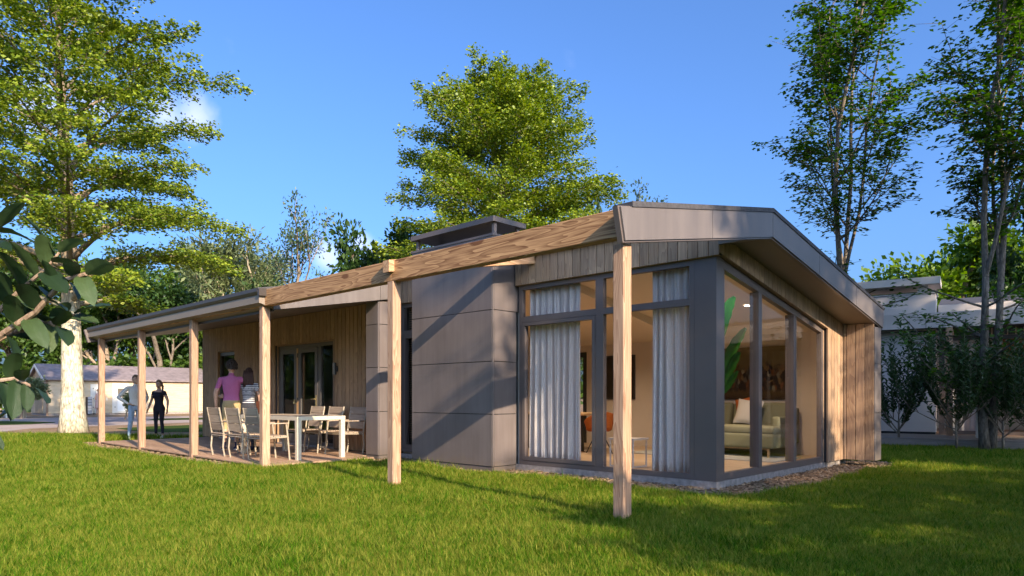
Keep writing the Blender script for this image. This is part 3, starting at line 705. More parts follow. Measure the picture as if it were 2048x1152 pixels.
# large old-looking landscape with riders, painted as a flat picture of blurred tones
def painting_mat():
    m, nt, ns, ls, b = new_mat('dark_oil_painting')
    t = N(ns, 'ShaderNodeTexCoord'); sx = N(ns, 'ShaderNodeSeparateXYZ'); ls.new(t.outputs['Generated'], sx.inputs[0])
    sky_ = ramp(ns, ls, sx.outputs['Z'], [(0.0, (0.035,0.02,0.008)), (0.14, (0.075,0.045,0.015)), (0.30, (0.03,0.018,0.01)), (0.52, (0.10,0.07,0.03)), (1.0, (0.17,0.135,0.065))])
    n1 = N(ns, 'ShaderNodeTexNoise', Scale=1.0, Detail=5.0, Roughness=0.6)
    mp = N(ns, 'ShaderNodeMapping'); mp.inputs['Scale'].default_value = (1, 9, 6); ls.new(t.outputs['Generated'], mp.inputs[0]); ls.new(mp.outputs[0], n1.inputs['Vector'])
    # crowd band: dark shapes with spots of ochre, red and white in the lower half
    vo = N(ns, 'ShaderNodeTexVoronoi', Scale=1.0); mp2 = N(ns, 'ShaderNodeMapping'); mp2.inputs['Scale'].default_value = (1, 38, 12); ls.new(t.outputs['Generated'], mp2.inputs[0])
    w = N(ns, 'ShaderNodeTexNoise', Scale=3.0, Detail=3.0); ls.new(mp2.outputs[0], w.inputs['Vector'])
    mx0 = N(ns, 'ShaderNodeMixRGB'); mx0.inputs[0].default_value = 0.12; ls.new(mp2.outputs[0], mx0.inputs[1]); ls.new(w.outputs['Color'], mx0.inputs[2]); ls.new(mx0.outputs[0], vo.inputs['Vector'])
    sc = N(ns, 'ShaderNodeSeparateColor'); ls.new(vo.outputs['Color'], sc.inputs[0])
    figs = ramp(ns, ls, sc.outputs[0], [(0.0, (0.008,0.006,0.005)), (0.45, (0.02,0.012,0.008)), (0.58, (0.14,0.05,0.015)), (0.70, (0.03,0.02,0.012)), (0.80, (0.16,0.10,0.04)), (0.90, (0.02,0.03,0.03)), (0.96, (0.24,0.20,0.13)), (1.0, (0.02,0.012,0.01))])
    h = N(ns, 'ShaderNodeMath', operation='MULTIPLY_ADD'); h.inputs[1].default_value = -0.55; h.inputs[2].default_value = 0.88; ls.new(n1.outputs[0], h.inputs[0])
    lt = N(ns, 'ShaderNodeMapRange'); lt.inputs['From Min'].default_value = -0.05; lt.inputs['From Max'].default_value = 0.04
    sb = N(ns, 'ShaderNodeMath', operation='SUBTRACT'); ls.new(h.outputs[0], sb.inputs[0]); ls.new(sx.outputs['Z'], sb.inputs[1]); ls.new(sb.outputs[0], lt.inputs['Value'])
    gt = N(ns, 'ShaderNodeMapRange'); gt.inputs['From Min'].default_value = 0.12; gt.inputs['From Max'].default_value = 0.20; ls.new(sx.outputs['Z'], gt.inputs['Value'])
    k = N(ns, 'ShaderNodeMath', operation='MULTIPLY'); ls.new(lt.outputs[0], k.inputs[0]); ls.new(gt.outputs[0], k.inputs[1])
    mx = N(ns, 'ShaderNodeMixRGB'); ls.new(k.outputs[0], mx.inputs[0]); ls.new(sky_.outputs[0], mx.inputs[1]); ls.new(figs.outputs[0], mx.inputs[2])
    # tree mass to the right
    d = N(ns, 'ShaderNodeVectorMath', operation='DISTANCE'); d.inputs[1].default_value = (0.5, 0.30, 0.72); ls.new(t.outputs['Generated'], d.inputs[0])
    n2 = N(ns, 'ShaderNodeTexNoise', Scale=14.0, Detail=5.0); ls.new(t.outputs['Generated'], n2.inputs['Vector'])
    a2 = N(ns, 'ShaderNodeMath', operation='MULTIPLY_ADD'); a2.inputs[1].default_value = 0.35; ls.new(n2.outputs[0], a2.inputs[0]); ls.new(d.outputs['Value'], a2.inputs[2])
    k2 = N(ns, 'ShaderNodeMapRange', interpolation_type='SMOOTHSTEP'); k2.inputs['From Min'].default_value = 0.30; k2.inputs['From Max'].default_value = 0.37; k2.inputs['To Min'].default_value = 0.9; k2.inputs['To Max'].default_value = 0; ls.new(a2.outputs[0], k2.inputs['Value'])
    m2 = N(ns, 'ShaderNodeMixRGB'); m2.inputs[2].default_value = (0.025,0.022,0.010,1); ls.new(k2.outputs[0], m2.inputs[0]); ls.new(mx.outputs[0], m2.inputs[1])
    ls.new(m2.outputs[0], b.inputs['Base Color']); b.inputs['Roughness'].default_value = 0.85; b.inputs['Specular IOR Level'].default_value = 0.1
    return m
pt = thing('painting', 'wide dark oil painting of riders in a landscape above the green sofa', 'painting', (XR, 2.3, 1.65))
MB().box(XR-0.035, XR-0.003, 1.42, 3.25, 1.165, 2.19).build('canvas', painting_mat(), pt)
pt2 = thing('painting', 'tall almost black picture on the back wall beyond the dining chairs', 'painting', (XR, 5.35, 1.65))
dk = plain('black_canvas', (0.018, 0.012, 0.009), 0.4, 0.8, 5.0)
MB().box(XR-0.03, XR-0.003, 4.96, 5.74, 1.19, 2.13).build('canvas', dk, pt2)
MB().box(XR-0.036, XR-0.002, 4.93, 4.958, 1.16, 2.16).box(XR-0.036, XR-0.002, 5.742, 5.77, 1.16, 2.16).box(XR-0.036, XR-0.002, 4.958, 5.742, 1.16, 1.188).box(XR-0.036, XR-0.002, 4.958, 5.742, 2.132, 2.16).build('frame', M['black'], pt2)
# banana-like house plant in the corner
lm_ = leaf_mat('house_plant_leaf', (0.014,0.055,0.010), (0.024,0.085,0.016), 0.3, 0.35, island=False)
plant = thing('house_plant', 'tall banana-leaved house plant behind the glazed corner', 'house plant', (3.72, 1.22, ZF))
pp = Vector((3.72, 1.22, ZF))
m = MB(); m.lathe([(0.13,0),(0.16,0.05),(0.19,0.34),(0.17,0.34),(0.155,0.30),(0.0,0.30)], pp, 18); m.build('pot', plain('clay_pot', (0.35,0.3,0.26), 0.8, 0.1), plant)
def blade_leaf(base, mid, tip, width, name='leaf'):
    base, mid, tip = Vector(base), Vector(mid), Vector(tip); n = 14; vs = []; fs = []
    for i in range(n+1):
        t = i/n; p = base*(1-t)**2 + mid*2*t*(1-t) + tip*t*t
        dt = (mid-base)*(2*(1-t)) + (tip-mid)*(2*t); dt.normalize()
        sd = dt.cross(Vector((0.55,0.75,0.3))).normalized(); up = sd.cross(dt)
        tt = max(0.0, (t-0.28)/0.72); w = width*(math.sin(math.pi*min(1, tt*0.98))**0.62 if tt > 0 else 0) + 0.006
        for q in (-1, -0.5, 0, 0.5, 1):
            rip = 0.012*math.sin(i*2.7+q*3)*abs(q)
            vs.append(p + sd*(w*q) + up*(w*0.35*abs(q) + rip))
    for i in range(n):
        for j in range(4): a = i*5+j; fs.append((a, a+1, a+6, a+5))
    m = MB(); m.add(vs, fs); o = m.build(name, lm_, plant, smooth=True); return o
b0 = pp + Vector((0,0,0.3))
for bp, mp_, tp, w in (((1432,770,10.0),(1436,640,10.0),(1470,594,9.9),0.10), ((1436,800,10.0),(1450,715,10.0),(1492,656,9.8),0.08), ((1436,800,10.05),(1448,755,10.05),(1480,704,9.9),0.085), ((1440,800,10.1),(1452,780,10.1),(1476,742,10.0),0.05)):
    blade_leaf(P(*bp), P(*mp_), P(*tp), w)
    MB().tube([b0, b0.lerp(P(*bp), 0.6)+Vector((0,0,0.05)), P(*bp)], 0.014, 6).build('stem', lm_, plant)
for dx, dy, z, w in ( (0.25,0.35,2.5,0.13), (-0.2,0.45,2.2,0.12), (-0.30,0.1,2.35,0.12), (0.2,0.3,1.8,0.11), (0.5,0.1,1.6,0.08)):
    tip = pp + Vector((dx*1.3, dy*1.3, z-0.13)); mid = pp + Vector((dx*0.25, dy*0.25, z*0.62))
    blade_leaf(b0, mid, tip, w)
# dining corner
dt = thing('dining_table', 'oak dining table by the back wall with bottles on it', 'dining table', (5.75, 5.15, ZF))
oakx = wood('table_oak', (0.55,0.40,0.25), (0.34,0.22,0.12), 'y', 5.0)
piece('tabletop', dt, 5.30, 6.25, 4.55, 6.35, ZF+0.72, ZF+0.76, oakx, 'y')
for xx in (5.45, 6.05):
    for yy in (4.75, 6.15): MB().cbox(xx, xx+0.06, yy, yy+0.06, ZF, ZF+0.718, 0.004).build('leg', M['black'], dt)
rust = fabric('rust_leather', (0.42,0.125,0.035), (0.30,0.08,0.02), 60.0, rough=0.55)
def dining_chair(loc, rz, label):
    t = thing('dining_chair', label, 'dining chair', loc, rz, 'rust coloured shell chairs at the dining table')
    vs = []; fs = []; n, k = 20, 6     # bucket shell: seat front at +y
    for j in range(k+1):
        v = j/k
        for i in range(n+1):
            a = -R(125) + R(250)*i/n
            hgt = 0.46 + v*(0.13 + 0.21*max(0, math.cos(a*0.72))**1.5); rr = 0.235 + 0.045*v
            vs.append((rr*math.sin(a)*1.05, -rr*math.cos(a), hgt))
    for j in range(k):
        for i in range(n): a = j*(n+1)+i; fs.append((a, a+1, a+n+2, a+n+1))
    m = MB(); m.add(vs, fs); o = m.build('backrest', rust, t, smooth=True, world=False); s = o.modifiers.new('thickness', 'SOLIDIFY'); s.thickness = 0.03
    m = MB(); m.lathe([(0.02,0.42),(0.2,0.42),(0.245,0.445),(0.245,0.475),(0.20,0.492),(0.0,0.492)], (0,0.02,0), 18); m.build('seat', rust, t, smooth=True, world=False)
    for q in range(4):
        a = R(45+90*q); m = MB(); m.tube([(0.05*math.cos(a),0.05*math.sin(a),0.42),(0.27*math.cos(a),0.27*math.sin(a),0.0)], [0.013,0.010], 7); m.build('leg', M['black'], t, world=False)
    MB().tube([(0,0,0.34),(0,0,0.43)], 0.05, 10).build('hub', M['black'], t, world=False)
    return t
dining_chair((5.12, 4.98, ZF), R(-80), 'rust shell dining chair left of the window mullion')
dining_chair((5.30, 4.22, ZF), R(-30), 'rust shell dining chair right of the window mullion')
def bottle(loc, s, lab, label):
    t = thing('wine_bottle', label, 'bottle', loc)
    m = MB(); m.lathe([(0.0,0),(0.036,0),(0.038,0.02),(0.038,0.19),(0.03,0.225),(0.015,0.25),(0.014,0.31),(0.017,0.312),(0.017,0.325),(0.0,0.325)], (0,0,0), 14)
    for i, v in enumerate(m.v): m.v[i] = (v[0]*s, v[1]*s, v[2]*s)
    m.build('glass_body', plain('dark_bottle', (0.01,0.015,0.008), 0.12), t, smooth=True, world=False)
    m = MB(); m.lathe([(0.0388*s,0.06*s),(0.0388*s,0.15*s)], (0,0,0), 14); m.f = m.f[:-2]; m.m = m.m[:-2]; m.build('paper_label', plain('bottle_label', lab, 0.8), t, smooth=True, world=False)
bottle((5.62, 5.38, ZF+0.761), 1.15, (0.55,0.45,0.3), 'wine bottle with cream label, left of the pair on the dining table')
bottle((5.66, 5.20, ZF+0.761), 1.22, (0.35,0.3,0.24), 'taller wine bottle with tan label on the dining table')
m = MB(); m.lathe([(0.0,0.0),(0.08,0.0),(0.13,0.02),(0.135,0.028),(0.08,0.012),(0.0,0.01)], (5.45,4.98,ZF+0.761), 20); tag(m.build('plate', plain('white_plate',(0.7,0.68,0.66),0.25), smooth=True), 'white plate at the edge of the oak dining table', 'plate')
st = thing('side_table', 'small white side table on a thin square frame behind the front post', 'side table', (3.5, 2.45, ZF))
wt = plain('white_powder_coat', (0.62,0.58,0.54), 0.5)
piece('tabletop', st, 3.36, 3.78, 2.14, 2.62, ZF+0.42, ZF+0.445, wt)
for yy in (2.17, 2.59): MB().cbox(3.38,3.40,yy-0.01,yy+0.01,ZF,ZF+0.42,0.002).cbox(3.74,3.76,yy-0.01,yy+0.01,ZF,ZF+0.42,0.002).box(3.40,3.74,yy-0.009,yy+0.009,ZF+0.001,ZF+0.02).build('leg', wt, st)
tag(MB().cbox(5.7, 6.9, 1.0, 3.9, ZF+0.001, ZF+0.014, 0.003).build('rug', fabric('grey_rug', (0.42,0.41,0.40), (0.3,0.3,0.29), 120.0)), 'flat pale grey rug in front of the green sofa', 'rug')
# recessed ceiling spots (lit in the photograph)
em, nt_, ns_, ls_, b_ = new_mat('lit_spot'); b_.inputs['Emission Color'].default_value = (1,0.86,0.66,1); b_.inputs['Emission Strength'].default_value = 6.0
spots = [((4.05, 1.18), 'near the house plant'), ((5.72, 1.45), 'above the green sofa'), ((4.25, 3.05), 'before the ceiling beam'), ((5.6, 4.9), 'above the dining table'), ((4.1, 5.2), 'behind the chimney box')]
for (sx_, sy_), w_ in spots:
    z = zs(sx_) - 0.024
    t = thing('ceiling_spot', 'small round recessed ceiling lamp ' + w_, 'ceiling lamp', (sx_, sy_, z), 0, 'recessed ceiling lamps')
    rot = math.atan(SL)
    m = MB(); m.lathe([(0.0,-0.002),(0.048,-0.002)], (0,0,0), 16); m.f = m.f[:-2]; m.m = m.m[:-2]; o = m.build('lens', em, t, world=False); o.rotation_euler = (0, rot, 0); o.location = (0,0,-0.001)
    m = MB(); m.lathe([(0.048,-0.003),(0.062,-0.004),(0.064,0.0)], (0,0,0), 16); m.f = m.f[:-2]; m.m = m.m[:-2]; o = m.build('rim', wt, t, world=False); o.rotation_euler = (0, rot, 0)
    L = bpy.data.lights.new('spot_light', 'SPOT'); L.energy = 60; L.spot_size = R(140); L.spot_blend = 0.8; L.color = (1,0.74,0.45); L.shadow_soft_size = 0.05
    lo = bpy.data.objects.new('spot_light', L); COL.objects.link(lo); lo.parent = t; lo.location = (0,0,-0.03)
# ------------------------------------------------------------------ ground
def ground_mat(name, stops, scale, scale2=90.0, bump=0.4, bd=0.02, rough=0.95):
    m, nt, ns, ls, b = new_mat(name)
    t = N(ns, 'ShaderNodeTexCoord'); n = N(ns, 'ShaderNodeTexNoise', Scale=scale, Detail=8.0, Roughness=0.62); ls.new(t.outputs['Object'], n.inputs['Vector'])
    n2 = N(ns, 'ShaderNodeTexNoise', Scale=scale2, Detail=4.0, Roughness=0.7); ls.new(t.outputs['Object'], n2.inputs['Vector'])
    a = N(ns, 'ShaderNodeMath', operation='MULTIPLY_ADD'); a.inputs[1].default_value = 0.6; ls.new(n2.outputs[0], a.inputs[0])
    s = N(ns, 'ShaderNodeMath', operation='MULTIPLY'); s.inputs[1].default_value = 0.45; ls.new(n.outputs[0], s.inputs[0]); ls.new(s.outputs[0], a.inputs[2])
    r = ramp(ns, ls, a.outputs[0], stops); ls.new(r.outputs[0], b.inputs['Base Color']); b.inputs['Roughness'].default_value = rough; b.inputs['Specular IOR Level'].default_value = 0.1
    bu = N(ns, 'ShaderNodeBump', Strength=bump, Distance=bd); ls.new(n2.outputs[0], bu.inputs['Height']); ls.new(bu.outputs[0], b.inputs['Normal'])
    return m
M['litter'] = ground_mat('leaf_litter', [(0.36,(0.10,0.06,0.035)), (0.52,(0.25,0.165,0.10)), (0.66,(0.40,0.29,0.19))], 0.9, 34.0)
M['turf'] = ground_mat('turf', [(0.36,(0.018,0.034,0.006)), (0.52,(0.040,0.066,0.007)), (0.68,(0.07,0.095,0.014))], 0.7, 50.0)
M['path'] = ground_mat('paved_path', [(0.36,(0.25,0.19,0.175)), (0.52,(0.36,0.285,0.26)), (0.66,(0.46,0.37,0.33))], 0.5, 9.0, 0.1)
M['mulch'] = ground_mat('bark_mulch', [(0.36,(0.07,0.04,0.02)), (0.52,(0.19,0.12,0.07)), (0.66,(0.36,0.26,0.17))], 1.5, 60.0, 0.8)
def sheet(name, pts, z, mat):
    m = MB(); m.add([(p[0], p[1], z) for p in pts], [tuple(range(len(pts)))]); o = m.build(name, mat); o['kind'] = 'structure'
    if o.data.polygons[0].normal.z < 0: o.data.flip_normals()
    return o
sheet('ground', [(-600,-600),(600,-600),(600,600),(-600,600)], -0.004, M['litter'])
def wobble(pts, amp, seed, step=0.6):
    big = 40.0
    rng = np.random.RandomState(seed); out = []
    for i in range(len(pts)):
        a, b = Vector((*pts[i],0)), Vector((*pts[(i+1)%len(pts)],0)); n = max(1, int((b-a).length/step)) if (b-a).length < big else 1
        for k in range(n):
            p = a.lerp(b, k/n); out.append((p.x + rng.uniform(-amp,amp), p.y + rng.uniform(-amp,amp)))
    return out
def gz(*pp): return [(GZ(x,y).x, GZ(x,y).y) for x, y in pp]
LAWN = [(-300,-300),(300,-300),(300,-3),(60,-3),(22,16.0),(12,17.4),(2.2,17.6),(0.7,20.9),(-1.0,22.6),(-8,26),(-40,30),(-300,60)]
sheet('lawn', wobble(LAWN, 0.15, 1), 0.002, M['turf'])
PATH = gz((-400,872),(0,864),(60,857),(200,852),(400,844.5),(520,842)) + gz((520,832),(400,832),(0,837),(-400,838))
sheet('path', PATH, 0.002, M['path'])
STRIP1 = gz((-60,851),(0,850.5),(60,849),(108,846),(112,844.5),(60,843),(0,842.2),(-60,842))
STRIP2 = gz((232,857),(300,853),(420,849),(540,848),(540,862),(420,863),(330,865),(270,862))
STRIP3 = gz((292,841),(420,839),(540,838),(540,834.5),(420,835),(310,837.5))
for s in (STRIP1, STRIP2, STRIP3): sheet('grass_strip', s, 0.006, M['turf'])
MULCH = [(1.70,7.3),(2.05,6.3),(1.95,4.0),(2.42,3.6),(2.35,2.0),(2.28,0.35),(2.55,-0.12),(4.2,-0.25),(6.2,-0.18),(7.6,-0.35),(8.5,-0.1),(8.4,1.4),(8.3,16.8),(2.7,17.2),(-0.35,17.0),(-0.62,14.5),(-0.48,11),(-0.40,8.2),(0.05,7.45)]
MULW = wobble(MULCH, 0.09, 4, 0.3)
sheet('mulch_bed', MULW, 0.006, M['mulch'])

# bark chips on the bed
def inside(px, py, poly):
    poly = np.asarray(poly); x, y = np.asarray(px), np.asarray(py); r = np.zeros(len(x), bool); j = len(poly)-1
    for i in range(len(poly)):
        xi, yi = poly[i]; xj, yj = poly[j]
        c = ((yi > y) != (yj > y)) & (x < (xj-xi)*(y-yi)/(yj-yi+1e-12)+xi); r ^= c; j = i
    return r
rng = np.random.RandomState(11)
n = 26000
cx = np.concatenate([rng.uniform(1.6,8.6,n), rng.uniform(-0.4,3,n//3)]); cy = np.concatenate([rng.uniform(-0.5,7.5,n), rng.uniform(7,17,n//3)])
MIN_ = np.array(MULW)
jit = rng.normal(0, 0.05, (2, len(cx)))
k = inside(cx+jit[0], cy+jit[1], MULW) & ~((cx > 3.0) & (cy > 0.6)) & ~((cx > 0.4) & (cy > 7.3)); cx, cy = cx[k], cy[k]; n = len(cx)
a = rng.rand(n)*2*np.pi; L = rng.uniform(0.012,0.045,n); W = rng.uniform(0.006,0.016,n); H = rng.uniform(0.004,0.014,n)
tz = rng.uniform(-0.5,0.5,n)*L
ca, sa = np.cos(a), np.sin(a); z0 = 0.008 + rng.rand(n)*0.01
def corner(u, v, dz): return np.stack([cx+ca*u*L-sa*v*W, cy+sa*u*L+ca*v*W, z0+np.maximum(0,tz*u)+dz], 1)
V = np.stack([corner(-1,-1,0), corner(1,-1,0), corner(1,1,0), corner(-1,1,0), corner(-.8,-.6,H), corner(.8,-.6,H), corner(.8,.6,H), corner(-.8,.6,H)], 1).reshape(-1,3)
base = (np.arange(n)*8)[:,None]
F = np.concatenate([base+np.array([[4,5,6,7]]), base+np.array([[0,1,5,4]]), base+np.array([[1,2,6,5]]), base+np.array([[2,3,7,6]]), base+np.array([[3,0,4,7]])])
chip_m = leaf_mat('bark_chip', (0.08,0.045,0.022), (0.40,0.265,0.155), 0.0, 0.9)
tag(np_mesh('bark_chips', V, [F], chip_m), 'loose bark chips strewn along the concrete plinth of the cabin', 'bark chips', kind='stuff')

# ------------------------------------------------------------------ grass blades (instanced clumps)
def grass_mat():
    m, nt, ns, ls, b = new_mat('grass_blade')
    g = N(ns, 'ShaderNodeNewGeometry'); oi = N(ns, 'ShaderNodeObjectInfo'); tc_ = N(ns, 'ShaderNodeTexCoord')
    big = N(ns, 'ShaderNodeTexNoise', Scale=0.9, Detail=6.0, Roughness=0.7); ls.new(g.outputs['Position'], big.inputs['Vector'])
    a = N(ns, 'ShaderNodeMath', operation='MULTIPLY_ADD'); a.inputs[1].default_value = 0.62; ls.new(g.outputs['Random Per Island'], a.inputs[0])
    a2 = N(ns, 'ShaderNodeMath', operation='MULTIPLY_ADD'); a2.inputs[1].default_value = 0.25; ls.new(oi.outputs['Random'], a2.inputs[0]); ls.new(a2.outputs[0], a.inputs[2])
    s = N(ns, 'ShaderNodeMath', operation='MULTIPLY'); s.inputs[1].default_value = 0.80; ls.new(big.outputs[0], s.inputs[0]); ls.new(s.outputs[0], a2.inputs[2])
    r = ramp(ns, ls, a.outputs[0], [(0.30, (0.026,0.060,0.002)), (0.58, (0.044,0.135,0.002)), (0.84, (0.096,0.212,0.004)), (0.99, (0.28,0.28,0.042))])
    ls.new(r.outputs[0], b.inputs['Base Color']); b.inputs['Roughness'].default_value = 0.6; b.inputs['Specular IOR Level'].default_value = 0.12
    tr = N(ns, 'ShaderNodeBsdfTranslucent'); hs = N(ns, 'ShaderNodeHueSaturation', Saturation=1.1, Value=1.35); ls.new(r.outputs[0], hs.inputs['Color']); ls.new(hs.outputs[0], tr.inputs['Color'])
    mx = N(ns, 'ShaderNodeMixShader'); mx.inputs[0].default_value = 0.45; ls.new(b.outputs[0], mx.inputs[1]); ls.new(tr.outputs[0], mx.inputs[2]); ls.new(mx.outputs[0], ns['Material Output'].inputs['Surface'])
    return m
M['grass'] = grass_mat()
clumps = bpy.data.collections.new('grass_clumps')
for ci in range(7):
    rg = np.random.RandomState(100+ci); V = []; Q = []; T = []
    for b_ in range(22):
        a = rg.rand()*2*np.pi; rr = 0.05*math.sqrt(rg.rand()); x, y = rr*math.cos(a), rr*math.sin(a)
        h = rg.uniform(0.035, 0.098)*(1.25 if rg.rand() < 0.12 else 1); w = rg.uniform(0.0016, 0.0032); az = rg.rand()*2*np.pi; ln = rg.uniform(0.15, 0.95)*h
        dx, dy = math.cos(az), math.sin(az); px_, py_ = -dy*w, dx*w; o = len(V)
        for t, ww in ((0,1.0),(0.5,0.85)):
            V += [(x+dx*ln*t*t-px_*ww, y+dy*ln*t*t-py_*ww, h*t*(1-0.12*t)-0.004*(t==0)), (x+dx*ln*t*t+px_*ww, y+dy*ln*t*t+py_*ww, h*t*(1-0.12*t)-0.004*(t==0))]
        V.append((x+dx*ln, y+dy*ln, h*0.86)); Q.append((o,o+1,o+3,o+2)); T.append((o+2,o+3,o+4))
    me = bpy.data.meshes.new('grass_clump'); me.from_pydata(V, [], Q+T); me.materials.append(M['grass']); me.update()
    ob = bpy.data.objects.new('grass_clump', me); clumps.objects.link(ob)
def scatter(name, pts, scl, seed, label):
    rg = np.random.RandomState(seed); n = len(pts)
    me = bpy.data.meshes.new(name); me.vertices.add(n); me.vertices.foreach_set('co', np.asarray(pts, np.float32).ravel())
    at = me.attributes.new('turn', 'FLOAT_VECTOR', 'POINT'); rot = np.zeros((n,3), np.float32); rot[:,2] = rg.rand(n)*6.283; rot[:,0] = rg.normal(0,0.10,n); rot[:,1] = rg.normal(0,0.10,n); at.data.foreach_set('vector', rot.ravel())
    at = me.attributes.new('size', 'FLOAT', 'POINT'); at.data.foreach_set('value', np.asarray(scl, np.float32))
    o = bpy.data.objects.new(name, me); COL.objects.link(o); me.materials.append(M['grass'])
    ng = bpy.data.node_groups.new(name, 'GeometryNodeTree'); ng.interface.new_socket('Geometry', in_out='INPUT', socket_type='NodeSocketGeometry'); ng.interface.new_socket('Geometry', in_out='OUTPUT', socket_type='NodeSocketGeometry')
    ns, ls = ng.nodes, ng.links
    gi, go = ns.new('NodeGroupInput'), ns.new('NodeGroupOutput'); ip = ns.new('GeometryNodeInstanceOnPoints'); cin = ns.new('GeometryNodeCollectionInfo')
    cin.inputs['Collection'].default_value = clumps; cin.inputs['Separate Children'].default_value = True; cin.inputs['Reset Children'].default_value = True
    r_ = ns.new('GeometryNodeInputNamedAttribute'); r_.data_type = 'FLOAT_VECTOR'; r_.inputs[0].default_value = 'turn'
    s_ = ns.new('GeometryNodeInputNamedAttribute'); s_.data_type = 'FLOAT'; s_.inputs[0].default_value = 'size'
    ls.new(gi.outputs[0], ip.inputs['Points']); ls.new(cin.outputs[0], ip.inputs['Instance']); ip.inputs['Pick Instance'].default_value = True
    ls.new(r_.outputs[0], ip.inputs['Rotation']); ls.new(s_.outputs[0], ip.inputs['Scale']); ls.new(ip.outputs[0], go.inputs[0])
    md = o.modifiers.new('blades', 'NODES'); md.node_group = ng
    return tag(o, label, 'grass', kind='stuff')
def lawn_points(dmin, dmax, dens, seed, half=1.2):
    rg = np.random.RandomState(seed); area = half*(dmax**2 - dmin**2); n = int(area*dens)
    d = np.sqrt(rg.uniform(dmin**2, dmax**2, n)); l = rg.uniform(-half, half, n)*d
    x = CAM.x + SN*d + CS*l; y = CAM.y + CS*d - SN*l
    return x, y, d
def bare(x, y):
    j = np.random.RandomState(5).normal(0, 0.045, (2, len(x)))
    b = inside(x+j[0], y+j[1], MULW)
    for q in PYS: b |= (x > -0.01) & (x < PW+0.01) & (y > q-0.01) & (y < q+0.14)
    b |= (x > 2.2) & (x < 8.0) & (y > 0.3) & (y < 17)
    b |= (x > -0.04) & (x < 2.9) & (y > 7.15) & (y < 16.4)
    b |= ~inside(x, y, LAWN)
    return b
xs_, ys_, ss_ = [], [], []
for dmin, dmax, dens, sc in ((2.2, 5.2, 1000, 0.92), (5.2, 7.5, 760, 1.0), (7.5, 11, 430, 1.2), (11, 17, 230, 1.55), (17, 30, 80, 2.1)):
    x, y, d = lawn_points(dmin, dmax, dens, int(dmin*10)); rg = np.random.RandomState(int(dmin*7))
    # slow swell of growth: taller and thinner patches
    g = 0.5+0.5*np.sin(x*1.7+1.3*np.sin(y*0.9))*np.sin(y*1.45+np.sin(x*1.1)); g2 = 0.5+0.5*np.sin(x*5.1+2*np.sin(y*3.3))*np.sin(y*4.7+1.0)
    s = sc*(0.60+0.42*g+0.30*g2*rg.rand(len(x)))*rg.uniform(0.75,1.25,len(x))
    k = ~bare(x, y); xs_.append(x[k]); ys_.append(y[k]); ss_.append(s[k])
X_ = np.concatenate(xs_); Y_ = np.concatenate(ys_); S_ = np.concatenate(ss_)
# longer tufts at the feet of the posts and along the bed edge
rg = np.random.RandomState(77); tx, ty, ts = [], [], []
for q in (0.0, 3.62):
    for _ in range(70):
        a = rg.rand()*6.283; r_ = rg.uniform(0.095, 0.16); tx.append(PW/2+r_*math.cos(a)); ty.append(q+0.064+r_*math.sin(a)); ts.append(rg.uniform(0.9,1.45))
X_ = np.concatenate([X_, tx]); Y_ = np.concatenate([Y_, ty]); S_ = np.concatenate([S_, ts])
scatter('lawn_grass', np.stack([X_, Y_, np.full(len(X_), 0.003)], 1), S_, 9, 'short green grass of the lawn in front of the cabin')
# ------------------------------------------------------------------ trees
def leaves_mesh(name, C, D, U, L, W, mat, parent=None, six=False):
    """C centres, D lengthwise directions, U face normals; one folded blade per row"""
    D = D/np.linalg.norm(D, axis=1, keepdims=True); S = np.cross(D, U); S /= np.linalg.norm(S, axis=1, keepdims=True)+1e-9; Nn = np.cross(S, D)
    L = L[:,None]; W = W[:,None]; n = len(C)
    if six:
        V = np.stack([C-D*L*.5, C-D*L*.15+S*W*.5+Nn*W*.12, C+D*L*.22+S*W*.42+Nn*W*.12, C+D*L*.5-Nn*L*.10, C+D*L*.22-S*W*.42+Nn*W*.12, C-D*L*.15-S*W*.5+Nn*W*.12], 1).reshape(-1,3)
        b = (np.arange(n)*6)[:,None]; F = np.concatenate([b+np.array([[0,1,2,3]]), b+np.array([[0,3,4,5]])])
    else:
        V = np.stack([C-D*L*.5, C+S*W*.5+Nn*W*.15, C+D*L*.5-Nn*L*.08, C-S*W*.5+Nn*W*.15], 1).reshape(-1,3)
        b = (np.arange(n)*4)[:,None]; F = b+np.array([[0,1,2,3]]); F = F
    return np_mesh(name, V, [F], mat, parent)
class Spray:
    def __init__(s): s.C = []; s.D = []; s.U = []
    def add(s, C, D, U): s.C.append(C); s.D.append(D); s.U.append(U)
    def cat(s): return np.concatenate(s.C), np.concatenate(s.D), np.concatenate(s.U)
def bez(a, b, c, n): return [a*(1-t)**2 + b*2*t*(1-t) + c*t*t for t in np.linspace(0, 1, n)]
